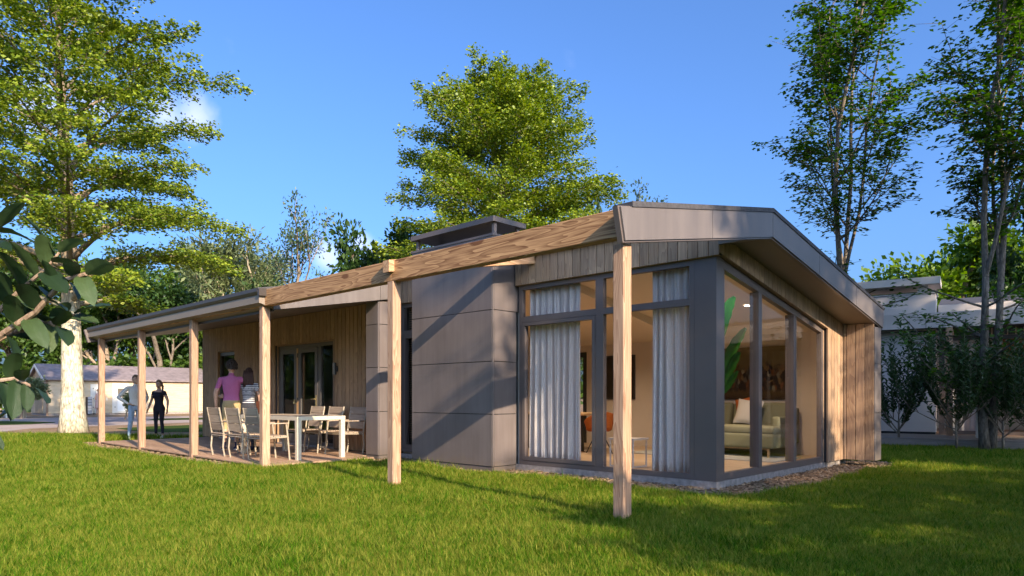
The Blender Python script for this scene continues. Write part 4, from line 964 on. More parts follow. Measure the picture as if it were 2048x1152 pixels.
def layered_tree(name, label, loc, H, RAD, z0, r0, nl, seed, bark_m, leaf_m, leaf=0.11, per=42, nsec=13, top=0.75, group=None, lean=(0,0), e_low=18, e_top=58, limb_r=0.32, droop=0.35, flat=0.10):
    """one straight bole with ascending limbs that carry flat drooping leaf sprays"""
    rg = np.random.RandomState(seed); t = thing(name, label, 'tree', loc, 0, group); sp = Spray(); tr = MB()
    ph = rg.rand(4)*6.28
    def bole(z): q = z/H; return Vector((lean[0]*q + 0.10*math.sin(2.2*q*3+ph[0])*q, lean[1]*q + 0.10*math.sin(2.0*q*3+ph[1])*q, z))
    zz = np.linspace(0, H*0.985, 26)
    def rad(z): q = z/H; return r0*((1-q)**0.85*0.95 + 0.03) + (0.38*r0*math.exp(-z/0.55))
    tr.tube([bole(z) + Vector((0,0,-0.1 if z == 0 else 0)) for z in zz], [rad(z) for z in zz], 16)
    for i in range(nl):
        q = (i+0.5)/nl; z = z0 + (H*0.97-z0)*q**1.05 + rg.uniform(-.25,.25); q = min(1, max(0, (z-z0)/(H-z0)))
        L = RAD*(1-q*q)**top*(0.62+0.38*min(1, q/0.12))*rg.uniform(0.78, 1.12) + 0.25
        az = i*2.39996 + rg.uniform(-.35,.35); el = R(e_low + (e_top-e_low)*q + rg.uniform(-7,7))
        d = Vector((math.cos(az), math.sin(az), 0)); p0 = bole(z)
        mid = p0 + d*L*0.5*math.cos(el) + Vector((0,0,L*0.52*math.sin(el)+L*0.06)); tip = p0 + d*L*0.98 + Vector((0,0,L*(0.80*math.sin(el) - droop*(1-q)*0.55)))
        pts = bez(p0, mid, tip, 9); rl = limb_r*rad(z)*(0.6+0.4*(L/RAD))
        tr.tube(pts, [max(0.008, rl*(1-0.93*k/8)) for k in range(9)], 7)
        ns_ = max(4, int(nsec*(0.35+0.65*L/RAD)))
        for s in range(ns_+1):
            u = 0.30 + 0.70*s/ns_ + rg.uniform(-.03,.03); u = min(1, u)
            k = u*8; a = int(min(7, k)); p = pts[a].lerp(pts[a+1], k-a); dl = (pts[a+1]-pts[a]).normalized()
            side = 1 if s % 2 else -1; ang = R(rg.uniform(28,62))*side*(0.15 if s == ns_ else 1)
            dd = Vector((dl.x*math.cos(ang)-dl.y*math.sin(ang), dl.x*math.sin(ang)+dl.y*math.cos(ang), dl.z*0.6+rg.uniform(-.05,.22))).normalized()
            ls = (0.34*L*(1.18-0.75*u) + 0.22)*rg.uniform(0.7,1.25)
            e = p + dd*ls + Vector((0,0,-droop*0.42*ls)); m2 = p + dd*ls*0.5 + Vector((0,0,0.04*ls))
            sec = bez(p, m2, e, 4); tr.tube(sec, [max(0.005, rl*(1-u)*0.45+0.006), 0.007, 0.005, 0.003], 4, cap=False)
            nlv = int(per*(0.5+0.5*ls/(0.34*RAD*0.8+0.22)))
            tt = rg.uniform(0.08, 1.03, nlv); P0 = np.array(p)[None]*(1-tt[:,None])**2 + np.array(m2)[None]*(2*tt*(1-tt))[:,None] + np.array(e)[None]*(tt**2)[:,None]
            w = ls*0.25*(1-0.55*tt)+0.05
            sd = np.array([-dd.y, dd.x, 0]); off = rg.normal(0,1,nlv)*w*0.75
            C = P0 + sd[None]*off[:,None] + np.array(dd)[None]*(rg.normal(0,0.08,nlv)*ls)[:,None]; C[:,2] += rg.normal(0, flat, nlv) - np.abs(off)*0.28
            D = np.array(dd)[None] + sd[None]*(np.sign(off)*rg.uniform(0.2,1.0,nlv))[:,None] + rg.normal(0,.25,(nlv,3)); D[:,2] -= rg.uniform(0,.5,nlv)
            U = np.array([0,0,0.8])[None] + rg.normal(0,0.75,(nlv,3)); sp.add(C, D, U)
    tr.build('trunk', bark_m, t, smooth=True, world=False)
    C, D, U = sp.cat(); n = len(C); Ls = leaf*rg.uniform(0.7,1.25,n)
    leaves_mesh('crown', C, D, U, Ls, Ls*rg.uniform(0.52,0.75,n), leaf_m, t)
    return t
def bushy_tree(name, label, loc, H, seed, bark_m, leaf_m, r0=0.2, stems=1, split=(3,4), depth=3, spread=38, first=0.30, leaf=0.14, per=70, clump=(0.55,0.55,0.36), group=None, shrink=0.68, lean=None, up=0.25, six=False, wl=0.6, cat='tree', base_spread=12, droop_leaf=0.3, flatU=0.7, slim=1.0):
    """repeatedly forking stems with leaf clumps on the last two orders of twigs"""
    rg = np.random.RandomState(seed); t = thing(name, label, cat, loc, 0, group); tr = MB(); sp = Spray()
    def leaf_at(p, d, f):
        n = max(3, int(per*f*rg.uniform(0.6,1.3))); c = np.array(clump)*f**0.33*rg.uniform(0.8,1.2)
        q = rg.normal(0,1,(n,3)); q /= np.linalg.norm(q,axis=1,keepdims=True); q *= rg.uniform(0.15,1,n)[:,None]**0.6
        C = np.array(p)[None] + q*c[None]; D = q + np.array(d)[None]*0.6 + rg.normal(0,.4,(n,3)); D[:,2] -= droop_leaf
        U = np.array([0,0,1.0])[None] + q*0.5 + rg.normal(0,flatU,(n,3)); sp.add(C, D, U)
    def grow(p, d, L, r, k):
        n = 5; pts = [p]; dd = d.copy()
        for i in range(n):
            dd = (dd + Vector(rg.normal(0,0.10,3)) + Vector((0,0,up*0.12))).normalized(); pts.append(pts[-1] + dd*L/n)
        re = r*0.62 if k > 0 else 0.006
        tr.tube(pts, [r + (re-r)*i/n for i in range(n+1)], 10 if k == depth else (6 if k > 1 else 4), cap=(k == depth))
        if k <= 1:
            for i in range(2, n+1): leaf_at(pts[i], dd, 0.35 if k == 1 else 0.55)
        if k == 0: leaf_at(pts[-1], dd, 1.0); return
        m = rg.randint(split[0], split[1]+1); a0 = rg.rand()*6.28
        for j in range(m):
            f = 1.0 if j == 0 else rg.uniform(0.45, 0.98); i = int(round(f*n)); q = pts[i]
            tilt = R(rg.uniform(0.45,1.1)*spread*(0.45 if j == 0 else 1)); az = a0 + j*6.283/m + rg.uniform(-.4,.4)
            ux = dd.orthogonal().normalized(); uy = dd.cross(ux)
            nd = (dd*math.cos(tilt) + (ux*math.cos(az)+uy*math.sin(az))*math.sin(tilt)).normalized()
            grow(q, nd, L*shrink*rg.uniform(0.75,1.15), max(0.006, r*(0.70 if j == 0 else 0.5)), k-1)
    for s in range(stems):
        a = rg.rand()*6.28 + s*6.283/stems; tl = R(0 if stems == 1 else base_spread*rg.uniform(0.7,1.2)); d = Vector((math.cos(a)*math.sin(tl), math.sin(a)*math.sin(tl), math.cos(tl)))
        if lean and stems == 1: d = Vector(lean).normalized()
        grow(Vector((0.05*math.cos(a)*(stems > 1), 0.05*math.sin(a)*(stems > 1), -0.05)), d, H*first*(1 if s == 0 else rg.uniform(0.8,1.0)), r0*(1 if stems == 1 else rg.uniform(0.7,1.0)), depth)
    tr.build('trunk', bark_m, t, smooth=True, world=False)
    C, D, U = sp.cat(); n = len(C); Ls = leaf*rg.uniform(0.7,1.25,n)
    # scale to the asked height
    leaves_mesh('crown', C, D, U, Ls, Ls*wl*rg.uniform(0.85,1.15,n), leaf_m, t, six)
    k = H/max(0.1, float(C[:,2].max())); t.scale = (k*slim,k*slim,k)
    return t
B_pale = bark('pale_bark', (0.10,0.075,0.05), (0.60,0.52,0.38), 5.0, 1.0, lichen=(0.55,0.56,0.42), above=(0.20,0.14,0.095))  # upper bole darker: crown shade put into the colour above the lichen-pale foot
B_grey = bark('grey_brown_bark', (0.12,0.085,0.06), (0.34,0.26,0.19), 6.0, 0.6)
B_dark = bark('dark_bark', (0.07,0.055,0.042), (0.22,0.175,0.135), 9.0, 0.5)
L_beech = leaf_mat('beech_leaf', (0.050,0.108,0.010), (0.300,0.350,0.032), 0.32)
L_deep = leaf_mat('deep_green_leaf', (0.022,0.052,0.012), (0.055,0.105,0.022), 0.30)
L_mid = leaf_mat('mid_green_leaf', (0.040,0.085,0.014), (0.090,0.150,0.026), 0.35)
L_bright = leaf_mat('bright_green_leaf', (0.075,0.145,0.016), (0.160,0.235,0.028), 0.40)
L_silver = leaf_mat('silvery_leaf', (0.10,0.135,0.055), (0.20,0.225,0.10), 0.30)
L_blue = leaf_mat('bluish_green_leaf', (0.045,0.080,0.035), (0.095,0.135,0.060), 0.30)
L_shrub = leaf_mat('shrub_leaf', (0.038,0.072,0.020), (0.085,0.13,0.040), 0.22, 0.38)
L_slim = leaf_mat('maple_leaf', (0.032,0.085,0.010), (0.090,0.175,0.018), 0.42)

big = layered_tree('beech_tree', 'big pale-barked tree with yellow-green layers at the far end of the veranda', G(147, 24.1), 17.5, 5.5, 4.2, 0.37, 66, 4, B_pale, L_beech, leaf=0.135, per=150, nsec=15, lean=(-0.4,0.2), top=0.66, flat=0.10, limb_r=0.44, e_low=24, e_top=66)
mid = layered_tree('beech_tree', 'tall conical yellow-green tree rising behind the cabin roof', G(1003, 31.0), 14.9, 4.7, 3.2, 0.32, 100, 23, B_grey, L_beech, leaf=0.135, per=150, nsec=13, top=0.52, lean=(0.0,0.0), flat=0.15, e_low=34, e_top=74)
# slender trees to the right
def slender(loc, H, seed, label, stems=2, bole=0.30, rz=0.0):
    rg = np.random.RandomState(seed); t = thing('slender_tree', label, 'tree', loc, rz, 'slender multi-stemmed trees beside the white neighbour house'); tr = MB(); sp = Spray()
    def spray(p, d, ls):
        nlv = rg.randint(9, 16); sd = Vector((-d.y, d.x, 0)); sd = sd.normalized() if sd.length > .01 else Vector((1,0,0))
        h = Vector((d.x, d.y, 0)); h = h.normalized() if h.length > .01 else Vector((0,1,0))
        tt = rg.uniform(-0.15,1,nlv); off = rg.normal(0,.24,nlv)*ls
        C = np.array(p)[None] + np.array(h)[None]*(tt*ls)[:,None] + np.array(sd)[None]*off[:,None]; C[:,2] += rg.normal(0,0.045,nlv) + 0.08*tt*ls
        D = np.array(h)[None] + np.array(sd)[None]*rg.normal(0,.7,nlv)[:,None]; D[:,2] = rg.normal(-.1,.2,nlv); sp.add(C, D, np.array([0,0,1.0])[None]+rg.normal(0,.28,(nlv,3)))
        tr.tube([p, p+h*ls*0.9+Vector((0,0,.07*ls))], [0.006,0.003], 4, cap=False)
    def limb(p, d, L, r, k, z0l):
        n = 7; pts = [p]; dd = d.copy()
        for i in range(n):
            dd = (dd + Vector(rg.normal(0,0.075,3)) + Vector((0,0,0.05))).normalized(); pts.append(pts[-1]+dd*L/n)
        tr.tube(pts, [r*(1-0.75*i/n)+0.004 for i in range(n+1)], 8 if k == 2 else 5, cap=False)
        if k == 0:
            for i in range(2, n+1):
                for _ in range(1):
                    a = rg.rand()*6.28; spray(pts[i], (dd*0.5+Vector((math.cos(a),math.sin(a),0))).normalized(), rg.uniform(0.35,0.75))
            return
        for i in range(1, n+1):
            if pts[i].z < z0l: continue
            for _ in range(1 if k == 2 else 1):
                a = rg.rand()*6.28; tl = R(rg.uniform(28,58)); ux = dd.orthogonal().normalized(); uy = dd.cross(ux)
                nd = (dd*math.cos(tl) + (ux*math.cos(a)+uy*math.sin(a))*math.sin(tl)).normalized()
                q = i/n; limb(pts[i], nd, (L*0.25*(1.15-0.6*q) if k == 2 else L*0.55)*rg.uniform(.7,1.2), r*0.42*(1.1-0.5*q), k-1, z0l)
        if k == 1: spray(pts[-1], dd, 0.6)
    for s in range(stems):
        a = s*3.14+rg.rand(); off = Vector((math.cos(a),math.sin(a),0))*(0.12 if stems > 1 else 0)
        d0 = Vector((math.cos(a)*0.05, math.sin(a)*0.05, 1)).normalized()
        # clear bole, then a run of leafy leaders
        p = off + Vector((0,0,-.1)); pts = [p]; nb_ = 6; Lb = H*bole*rg.uniform(.9,1.1)
        for i in range(nb_): d0 = (d0 + Vector(rg.normal(0,.022,3))).normalized(); pts.append(pts[-1]+d0*Lb/nb_)
        rb = 0.105*rg.uniform(.85,1.1)
        tr.tube(pts, [rb*(1.25 if i == 0 else 1-0.35*i/nb_) for i in range(nb_+1)], 10)
        for i in range(2 if bole < 0.4 else nb_, nb_):
            
            for _ in range(2):
                a2 = rg.rand()*6.28; limb(pts[i], Vector((math.cos(a2),math.sin(a2),.30)).normalized(), rg.uniform(1.2,2.3), 0.025, 0, 0)
        limb(pts[-1], d0, H*(0.96-bole), rb*0.62, 2, 0)
        a2 = a + 1.2; limb(pts[-1], (d0+Vector((math.cos(a2),math.sin(a2),0))*0.17).normalized(), H*(0.82-bole), rb*0.42, 2, 0)
    tr.build('trunk', B_dark, t, smooth=True, world=False)
    C, D, U = sp.cat(); n = len(C); Ls = rg.uniform(0.09,0.16,n)
    leaves_mesh('crown', C, D, U, Ls, Ls*rg.uniform(.6,.8,n), L_slim, t)
    return t
s1 = slender(G(1662, 18.5), 14.5, 5, 'slender dark-stemmed tree rising behind the right roof edge of the cabin')
s2 = slender(G(1976, 15.2), 12.5, 12, 'slender dark two-stemmed tree standing in the shrubs before the white house', rz=2.7)

# trees further back
bg_g = 'background trees'
bushy_tree('background_tree', 'thin bluish tree with gaps, left of the white cloud', G(588, 44), 13.8, 31, B_grey, L_blue, r0=0.2, depth=4, split=(2,3), spread=34, first=0.30, slim=0.72, leaf=0.22, per=12, clump=(0.75,0.75,0.6), shrink=0.72, up=0.5)
bushy_tree('background_tree', 'dark glossy round tree beside the chimney cap', G(812, 36), 10.4, 33, B_dark, L_deep, r0=0.2, depth=4, split=(3,3), spread=48, first=0.26, slim=0.62, leaf=0.24, per=42, clump=(0.8,0.8,0.7), shrink=0.7)
bushy_tree('background_tree', 'bluish tree top just left of the cabin ridge', G(1208, 52), 16.4, 35, B_grey, L_blue, r0=0.22, depth=4, split=(2,3), spread=36, first=0.30, slim=0.62, leaf=0.26, per=16, clump=(0.8,0.8,0.6), shrink=0.72, up=0.4)
bushy_tree('background_tree', 'silvery willow-like tree with pale branches above the veranda roof', G(455, 60), 15.2, 37, bark('pale_branch',(0.3,0.23,0.16),(0.52,0.42,0.3),5,0.4), L_silver, r0=0.26, depth=4, split=(3,3), spread=44, first=0.25, leaf=0.36, per=22, clump=(0.8,0.8,0.55), shrink=0.72, wl=0.28)
bushy_tree('background_tree', 'bright green bush-headed tree at the right end of the veranda gutter', G(515, 60), 11.4, 38, B_grey, L_bright, r0=0.2, depth=3, split=(4,4), spread=50, first=0.3, leaf=0.2, per=90, clump=(0.9,0.9,0.75), shrink=0.7)
far = [  # px, depth, height, seed, leaf material, words
 (30, 62, 14, 41, L_mid, 'leafy tree behind the left end of the far sheds'), (120, 66, 15, 42, L_bright, 'bright tree behind the pale trunk'), (215, 60, 13, 43, L_mid, 'tree behind the shed, seen past the veranda end post'),
 (275, 64, 14, 44, L_bright, 'sunny tree seen between the two end posts'), (335, 60, 13, 45, L_deep, 'dark tree over the long shed roof'), (395, 66, 14.5, 46, L_mid, 'tree behind the shed beside the timber wall'),
 (330, 74, 19, 47, L_blue, 'tall pale tree showing above the silvery tree'), (180, 80, 21, 48, L_mid, 'tall tree filling the gap under the big beech limbs'), (-60, 58, 15, 49, L_deep, 'dark tree at the left picture edge behind the sheds'),
 (580, 58, 10.5, 50, L_deep, 'dark low tree between gutter end and thin bluish tree'), (700, 56, 10.5, 51, L_mid, 'low tree below the white cloud'), (900, 50, 12.5, 52, L_bright, 'bright tree low behind the chimney cap'), (960, 44, 10.5, 53, L_mid, 'bushy tree right behind the chimney cap'), (1100, 48, 12.0, 54, L_mid, 'tree low behind the pergola beam'),
 (1960, 38, 10.5, 55, L_bright, 'sunny tree with pale limbs behind the white house roof'), (1870, 46, 10.0, 56, L_mid, 'tree behind the white chimney cap'), (1800, 62, 11.5, 57, L_deep, 'dark distant tree left of the white chimney cap'), (2050, 42, 11.0, 58, L_bright, 'tree behind the white house at the picture edge'),
 (2150, 26, 11.2, 59, L_deep, 'dark dense tree at the right picture edge behind the slender tree'), (2140, 34, 12, 60, L_mid, 'tree beyond the right picture edge')]
protos = {}
for px, d, h, sd, lm, w in far:
    key = (lm.name, sd % 2)
    if key not in protos:
        o = bushy_tree('background_tree', w, G(px, d), h, sd, B_grey if lm != L_deep else B_dark, lm, r0=0.22, depth=4, split=(3,3), spread=46, first=0.24, leaf=0.25, per=34, clump=(0.95,0.95,0.7), shrink=0.72, group=bg_g)
        protos[key] = (o, h)
    else:
        src, h0 = protos[key]; o = copy_tree(src); k = src.scale[0]*h/h0; o.location = G(px, d); o.scale = (k*1.05,k*1.05,k) if px != 2150 else (k*0.55,k*0.55,k); o.rotation_euler = (0,0,sd*1.7); o['label'] = w
bush0 = bushy_tree('background_bush', 'bushy undergrowth behind the shed, left of the big trunk', G(60, 58), 5.2, 91, B_dark, L_mid, r0=0.08, depth=3, stems=4, split=(3,4), spread=50, first=0.22, leaf=0.36, per=13, clump=(0.8,0.8,0.7), shrink=0.85, group='undergrowth behind the sheds', cat='bush', base_spread=35)
for i, (px, d, h, w) in enumerate(((-70,56,5,'undergrowth at the left picture edge'),(165,60,5.6,'undergrowth behind the big trunk'),(240,57,5.0,'undergrowth seen between trunk and end post'),(305,62,6.0,'undergrowth seen between the two end posts'),(380,58,5.2,'undergrowth beside the dark timber wall'),(460,60,6,'undergrowth hidden behind the veranda'),(1790,40,5,'undergrowth behind the white house'))):
    o = copy_tree(bush0); k = bush0.scale[0]*h/5.2; o.location = G(px, d); o.scale = (k*1.25,k*1.25,k); o.rotation_euler = (0,0,1.3*i+0.7); o['label'] = 'bushy '+w
# far belt of woodland all round, beyond everything
rg = np.random.RandomState(3); Cs, Ds, Us, Ws = [], [], [], []
for i in range(150):
    a = i/150*6.283 + rg.uniform(-.02,.02); rr = rg.uniform(105,150); c = np.array([6+rr*math.cos(a), 8+rr*math.sin(a), 0]); h = rg.uniform(11,19); n = 620
    q = rg.normal(0,1,(n,3)); q /= np.linalg.norm(q,axis=1,keepdims=True); q *= rg.uniform(.5,1,n)[:,None]**.5
    Cs.append(c[None] + q*np.array([4.6,4.6,h*.46])[None] + np.array([0,0,h*.47])[None]); Ds.append(q+rg.normal(0,.6,(n,3))); Us.append(q+np.array([0,0,.6])[None]+rg.normal(0,.5,(n,3))); Ws.append(rg.uniform(.7,1.5,n))
Wd = np.concatenate(Ws)
tag(leaves_mesh('distant_woods', np.concatenate(Cs), np.concatenate(Ds), np.concatenate(Us), Wd, Wd*.7, L_mid), 'far belt of woodland closing the horizon', 'woods', kind='stuff')
# trees behind the viewer whose shade dapples the lawn and the gable
hi = slender(Vector((-0.9,-15.5,0)), 16.5, 19, 'tall bare-boled tree behind the viewer', 2, 0.56)
hi2 = copy_tree(hi); hi2.location = (1.5,-17.0,0); hi2.rotation_euler = (0,0,2.2); hi2['label'] = 'second tall bare-boled tree behind the viewer'; hi2['group'] = hi['group'] = 'shade trees behind the viewer'
hi3 = copy_tree(hi); hi3.location = (-1.6,-25.5,0); hi3.scale = (1.05,1.05,1.16); hi3.rotation_euler = (0,0,4.0); hi3['label'] = 'third tall bare-boled tree behind the viewer'
hi4 = copy_tree(hi); hi4.location = (-0.2,-19.5,0); hi4.scale = (0.9,0.9,1.08); hi4.rotation_euler = (0,0,5.1); hi4['label'] = 'fourth tall bare-boled tree behind the viewer'
SHADE = [((0.9,-10.0),'beech',0.38,0.4,'young tree close behind the viewer'),((3.6,-10.2),'beech',0.36,1.4,'second young tree close behind the viewer'),((-1.7,-9.0),'beech',0.28,2.4,'smallest young tree close behind the viewer'),
         ((9.0,-11.4),'beech',0.56,1.2,'broad tree behind the viewer, before the right lawn'),((2.0,-15.2),'slim',0.92,1.0,'slender tree behind the viewer, nearest the front post'),((4.6,-17.0),'slim',0.98,3.9,'second slender tree behind the viewer'),((8.6,-17.5),'beech',0.86,2.1,'tree behind the viewer, before the glazed gable'),
         ((10.5,-15.0),'slim',1.0,3.0,'slender tree beside the right lawn')]
shade0 = layered_tree('shade_tree', 'x', (0,0,0), 14.9, 5.3, 3.2, 0.32, 70, 29, B_grey, L_beech, leaf=0.25, per=46, nsec=12, top=0.52, flat=0.15, e_low=34, e_top=74)
for (x, y), kind, k, rz, w in SHADE:
    o = shade0 if (kind == 'beech' and shade0['label'] == 'x') else copy_tree(shade0 if kind == 'beech' else s2); o.location = (x, y, 0); o.scale = (k,k,k); o.rotation_euler = (0,0,rz); o['label'] = w; o['group'] = 'shade trees behind the viewer'
# ------------------------------------------------------------------ shrubs
shr = 'shrubs in front of the white house'
def shoot_shrub(loc, H, width, seed, label, nshoot=30):
    """short stem that fans into upright shoots with oval leaves along them"""
    rg = np.random.RandomState(seed); t = thing('shrub', label, 'shrub', loc, 0, shr); tr = MB(); sp = Spray(); hf = H*0.24
    top = Vector((rg.uniform(-.05,.05), rg.uniform(-.05,.05), hf)); tr.tube([Vector((0,0,-.05)), top*0.5+Vector((.02,0,0)), top], [0.030,0.026,0.022], 7)
    limbs = []
    for k in range(7):
        a = k*6.283/7 + rg.uniform(-.3,.3); r = width*0.5*rg.uniform(.35,.9); z0 = hf*rg.uniform(.45,1.0); b = Vector((0,0,z0)); e = Vector((r*math.cos(a), r*math.sin(a), z0+H*rg.uniform(.10,.34))); pts = bez(b, b.lerp(e,.5)+Vector((0,0,-.05)), e, 6); tr.tube(pts, [0.016-.0018*q for q in range(6)], 5, cap=False); limbs.append(pts)
    for s_ in range(nshoot):
        pts = limbs[s_ % 7]; q = pts[rg.randint(1,6)]; L = H*rg.uniform(.30,.62)*(1.0 if s_ % 3 else 1.15); L = min(L, H*1.02-q.z)
        if L < 0.2: continue
        o = Vector((q.x, q.y, 0)); o = o.normalized() if o.length > .02 else Vector((1,0,0)); a = rg.uniform(-.9,.9); o = Vector((o.x*math.cos(a)-o.y*math.sin(a), o.x*math.sin(a)+o.y*math.cos(a), 0))
        e = q + o*L*rg.uniform(.10,.42) + Vector((0,0,L*rg.uniform(.82,.98))); sh = bez(q, q + o*L*.25 + Vector((0,0,L*.35)), e, 7); tr.tube(sh, [0.008-.001*k for k in range(7)], 4, cap=False)
        n = int(L/0.030); tt = np.linspace(0.14, 1.0, n); A = np.array(q); B = np.array(q + o*L*.25 + Vector((0,0,L*.35))); E_ = np.array(e)
        C = A[None]*((1-tt)**2)[:,None] + B[None]*(2*tt*(1-tt))[:,None] + E_[None]*(tt**2)[:,None]; dv = E_-A; dv = dv/np.linalg.norm(dv); ph = np.arange(n)*2.4+rg.rand()*6
        side = np.stack([np.cos(ph), np.sin(ph), np.zeros(n)], 1); D = dv[None]*0.75 + side*0.75 + rg.normal(0,.18,(n,3)); Dn = D/np.linalg.norm(D,axis=1,keepdims=True); sp.add(C + Dn*0.055, D, np.array([0,0,1.0])[None]*0.5 - side*0.55 + rg.normal(0,.35,(n,3)))
    tr.build('trunk', B_grey, t, smooth=True, world=False); C, D, U = sp.cat(); n = len(C); Ls = 0.118*rg.uniform(.75,1.2,n); leaves_mesh('crown', C, D, U, Ls, Ls*rg.uniform(.36,.46,n), L_shrub, t, True); return t
for px, d, h, wd, ns_, sd, w in ((1797, 16.6, 2.75, 1.7, 40, 71, 'dark leafy shrub right beside the timber wing wall'), (1914, 15.3, 3.0, 2.1, 54, 72, 'lighter grey-green shrub in the middle of the row, left of the tree trunk'), (2006, 15.0, 3.0, 2.0, 50, 73, 'dark shrub at the right picture edge, right of the tree trunk'), (2085, 15.4, 2.9, 1.9, 46, 74, 'dark shrub last in the row at the far right')):
    shoot_shrub(G(px, d), h, wd, sd, w, ns_)
bushy_tree('olive_bush', 'small silvery bush in front of the shed gable at the left', G(42, 40), 2.6, 81, B_grey, L_silver, r0=0.06, depth=3, split=(3,4), spread=46, first=0.3, leaf=0.13, per=40, clump=(0.4,0.4,0.36), cat='bush', wl=0.4, group='small bushes by the sheds')
bushy_tree('olive_bush', 'small light bush beside the shed door', G(250, 38), 1.7, 82, B_grey, L_silver, r0=0.04, depth=3, split=(3,3), spread=30, first=0.32, leaf=0.12, per=22, clump=(0.25,0.25,0.3), cat='bush', wl=0.4, group='small bushes by the sheds')

# large-leaved shrub reaching into the picture at the left, close to the viewer
def big_leaf_mat():
    m, nt, ns, ls, b = new_mat('broad_leaf')
    t = N(ns, 'ShaderNodeTexCoord'); oi = N(ns, 'ShaderNodeObjectInfo')
    r = ramp(ns, ls, oi.outputs['Random'], [(0.0, (0.012,0.028,0.010)), (0.7, (0.026,0.050,0.018)), (1.0, (0.065,0.10,0.036))])
    w = N(ns, 'ShaderNodeTexVoronoi', Scale=48.0); w.feature = 'DISTANCE_TO_EDGE'; ls.new(t.outputs['Object'], w.inputs['Vector'])
    vr = ramp(ns, ls, w.outputs[0], [(0.0, (1.5,1.5,1.3)), (0.12, (1,1,1))])
    mx = N(ns, 'ShaderNodeMixRGB', blend_type='MULTIPLY'); mx.inputs[0].default_value = 0.8; ls.new(r.outputs[0], mx.inputs[1]); ls.new(vr.outputs[0], mx.inputs[2])
    ls.new(mx.outputs[0], b.inputs['Base Color']); b.inputs['Roughness'].default_value = 0.42; b.inputs['Specular IOR Level'].default_value = 0.45
    bu = N(ns, 'ShaderNodeBump', Strength=0.5, Distance=0.002); ls.new(w.outputs[0], bu.inputs['Height']); ls.new(bu.outputs[0], b.inputs['Normal'])
    tr = N(ns, 'ShaderNodeBsdfTranslucent'); ls.new(mx.outputs[0], tr.inputs['Color']); k = N(ns, 'ShaderNodeMixShader'); k.inputs[0].default_value = 0.25
    ls.new(b.outputs[0], k.inputs[1]); ls.new(tr.outputs[0], k.inputs[2]); ls.new(k.outputs[0], ns['Material Output'].inputs['Surface'])
    return m
BL = big_leaf_mat()
leaf_me = []
for q in range(3):
    n, w = 10, 6; vs = []; fs = []
    for i in range(n+1):
        t = i/n; hw = 0.205*max(0.0, 1-abs(2*(t**0.92)-1)**2.3)**0.62 if t > 0.02 else 0.012
        for j in range(w+1):
            s = j/w*2-1
            vs.append((hw*s, t, 0.16*abs(s)**1.2*hw*2 - (0.14+0.08*q)*t*t + 0.012*math.sin(7*t*3+q)*abs(s)))
    for i in range(n):
        for j in range(w): a = i*(w+1)+j; fs.append((a,a+1,a+w+2,a+w+1))
    me = bpy.data.meshes.new('leaf'); me.from_pydata(vs, [], fs); me.materials.append(BL); me.polygons.foreach_set('use_smooth', [True]*len(me.polygons)); me.update(); leaf_me.append(me)
bs_root = G(-560, 1.65)
bsh = thing('broad_leaved_shrub', 'close shrub with big dark oval leaves reaching in from the left edge', 'shrub', bs_root)
rgb = random.Random(8); twig_m = bark('twig_bark', (0.16,0.10,0.07), (0.40,0.28,0.20), 20, 0.3)
def add_leaf(p, d, size, roll):
    d = Vector(d).normalized(); z = Vector((0,0,1)); x = d.cross(z).normalized(); nrm = x.cross(d)
    q = Matrix.Rotation(roll, 3, d); x, nrm = q @ x, q @ nrm
    mt = Matrix((x, d, nrm)).transposed().to_4x4(); mt = Matrix.Translation(Vector(p)-bs_root) @ mt @ Matrix.Scale(size, 4)
    o = bpy.data.objects.new('leaf', leaf_me[rgb.randrange(3)]); COL.objects.link(o); o.parent = bsh; o.matrix_local = mt; return o
def twig(path, r, leafs, spread=1.0, size=0.078):
    pts = [P(*q) for q in path]; m = MB(); k = len(pts)
    fine = [];
    for i in range(k-1):
        for s in range(4): fine.append(pts[i].lerp(pts[i+1], s/4))
    fine.append(pts[-1]); m.tube(fine, [r*(1-0.65*i/len(fine)) for i in range(len(fine))], 7); m.build('stem', twig_m, bsh)
    for i in range(leafs):
        t = 0.25+0.75*i/max(1,leafs-1); f = t*(len(fine)-1); a = min(len(fine)-2, int(f)); p = fine[a].lerp(fine[a+1], f-a); d = (fine[a+1]-fine[a]).normalized()
        ang = (1 if i % 2 else -1)*rgb.uniform(0.5,1.05)*spread*(0.2 if i == leafs-1 else 1)
        nrm = Vector((SN, CS, 0.2)).normalized(); dd = Matrix.Rotation(ang, 3, nrm) @ d
        dd += Vector((rgb.uniform(-.25,.25), rgb.uniform(-.25,.25), rgb.uniform(-.2,.15))) - nrm*0.25
        add_leaf(p, dd, size*rgb.uniform(0.75,1.15), rgb.uniform(-0.7,0.7))
twig([(-400,1000,1.650),(-260,860,1.551),(-100,735,1.452),(0,672,1.419),(70,625,1.386),(130,560,1.353),(172,548,1.333)], 0.010, 15)
twig([(-100,735,1.452),(20,668,1.452),(80,640,1.452),(118,655,1.419)], 0.006, 10)
twig([(-100,735,1.452),(-20,640,1.419),(40,580,1.386),(90,540,1.353),(118,505,1.353)], 0.006, 12)
twig([(-260,860,1.551),(-120,790,1.419),(-30,765,1.386),(30,757,1.373),(62,772,1.353)], 0.007, 11)
twig([(-300,900,1.518),(-180,700,1.320),(-90,560,1.287),(-30,480,1.254),(2,455,1.254)], 0.008, 9, 0.8)
twig([(20,668,1.452),(70,655,1.465),(120,640,1.485),(150,628,1.485)], 0.006, 5)
twig([(-260,860,1.551),(-120,850,1.452),(-60,862,1.452),(-16,850,1.452)], 0.007, 5)
m = MB(); r_ = bs_root; a = P(-400,1000,1.650); b = P(-300,900,1.518)
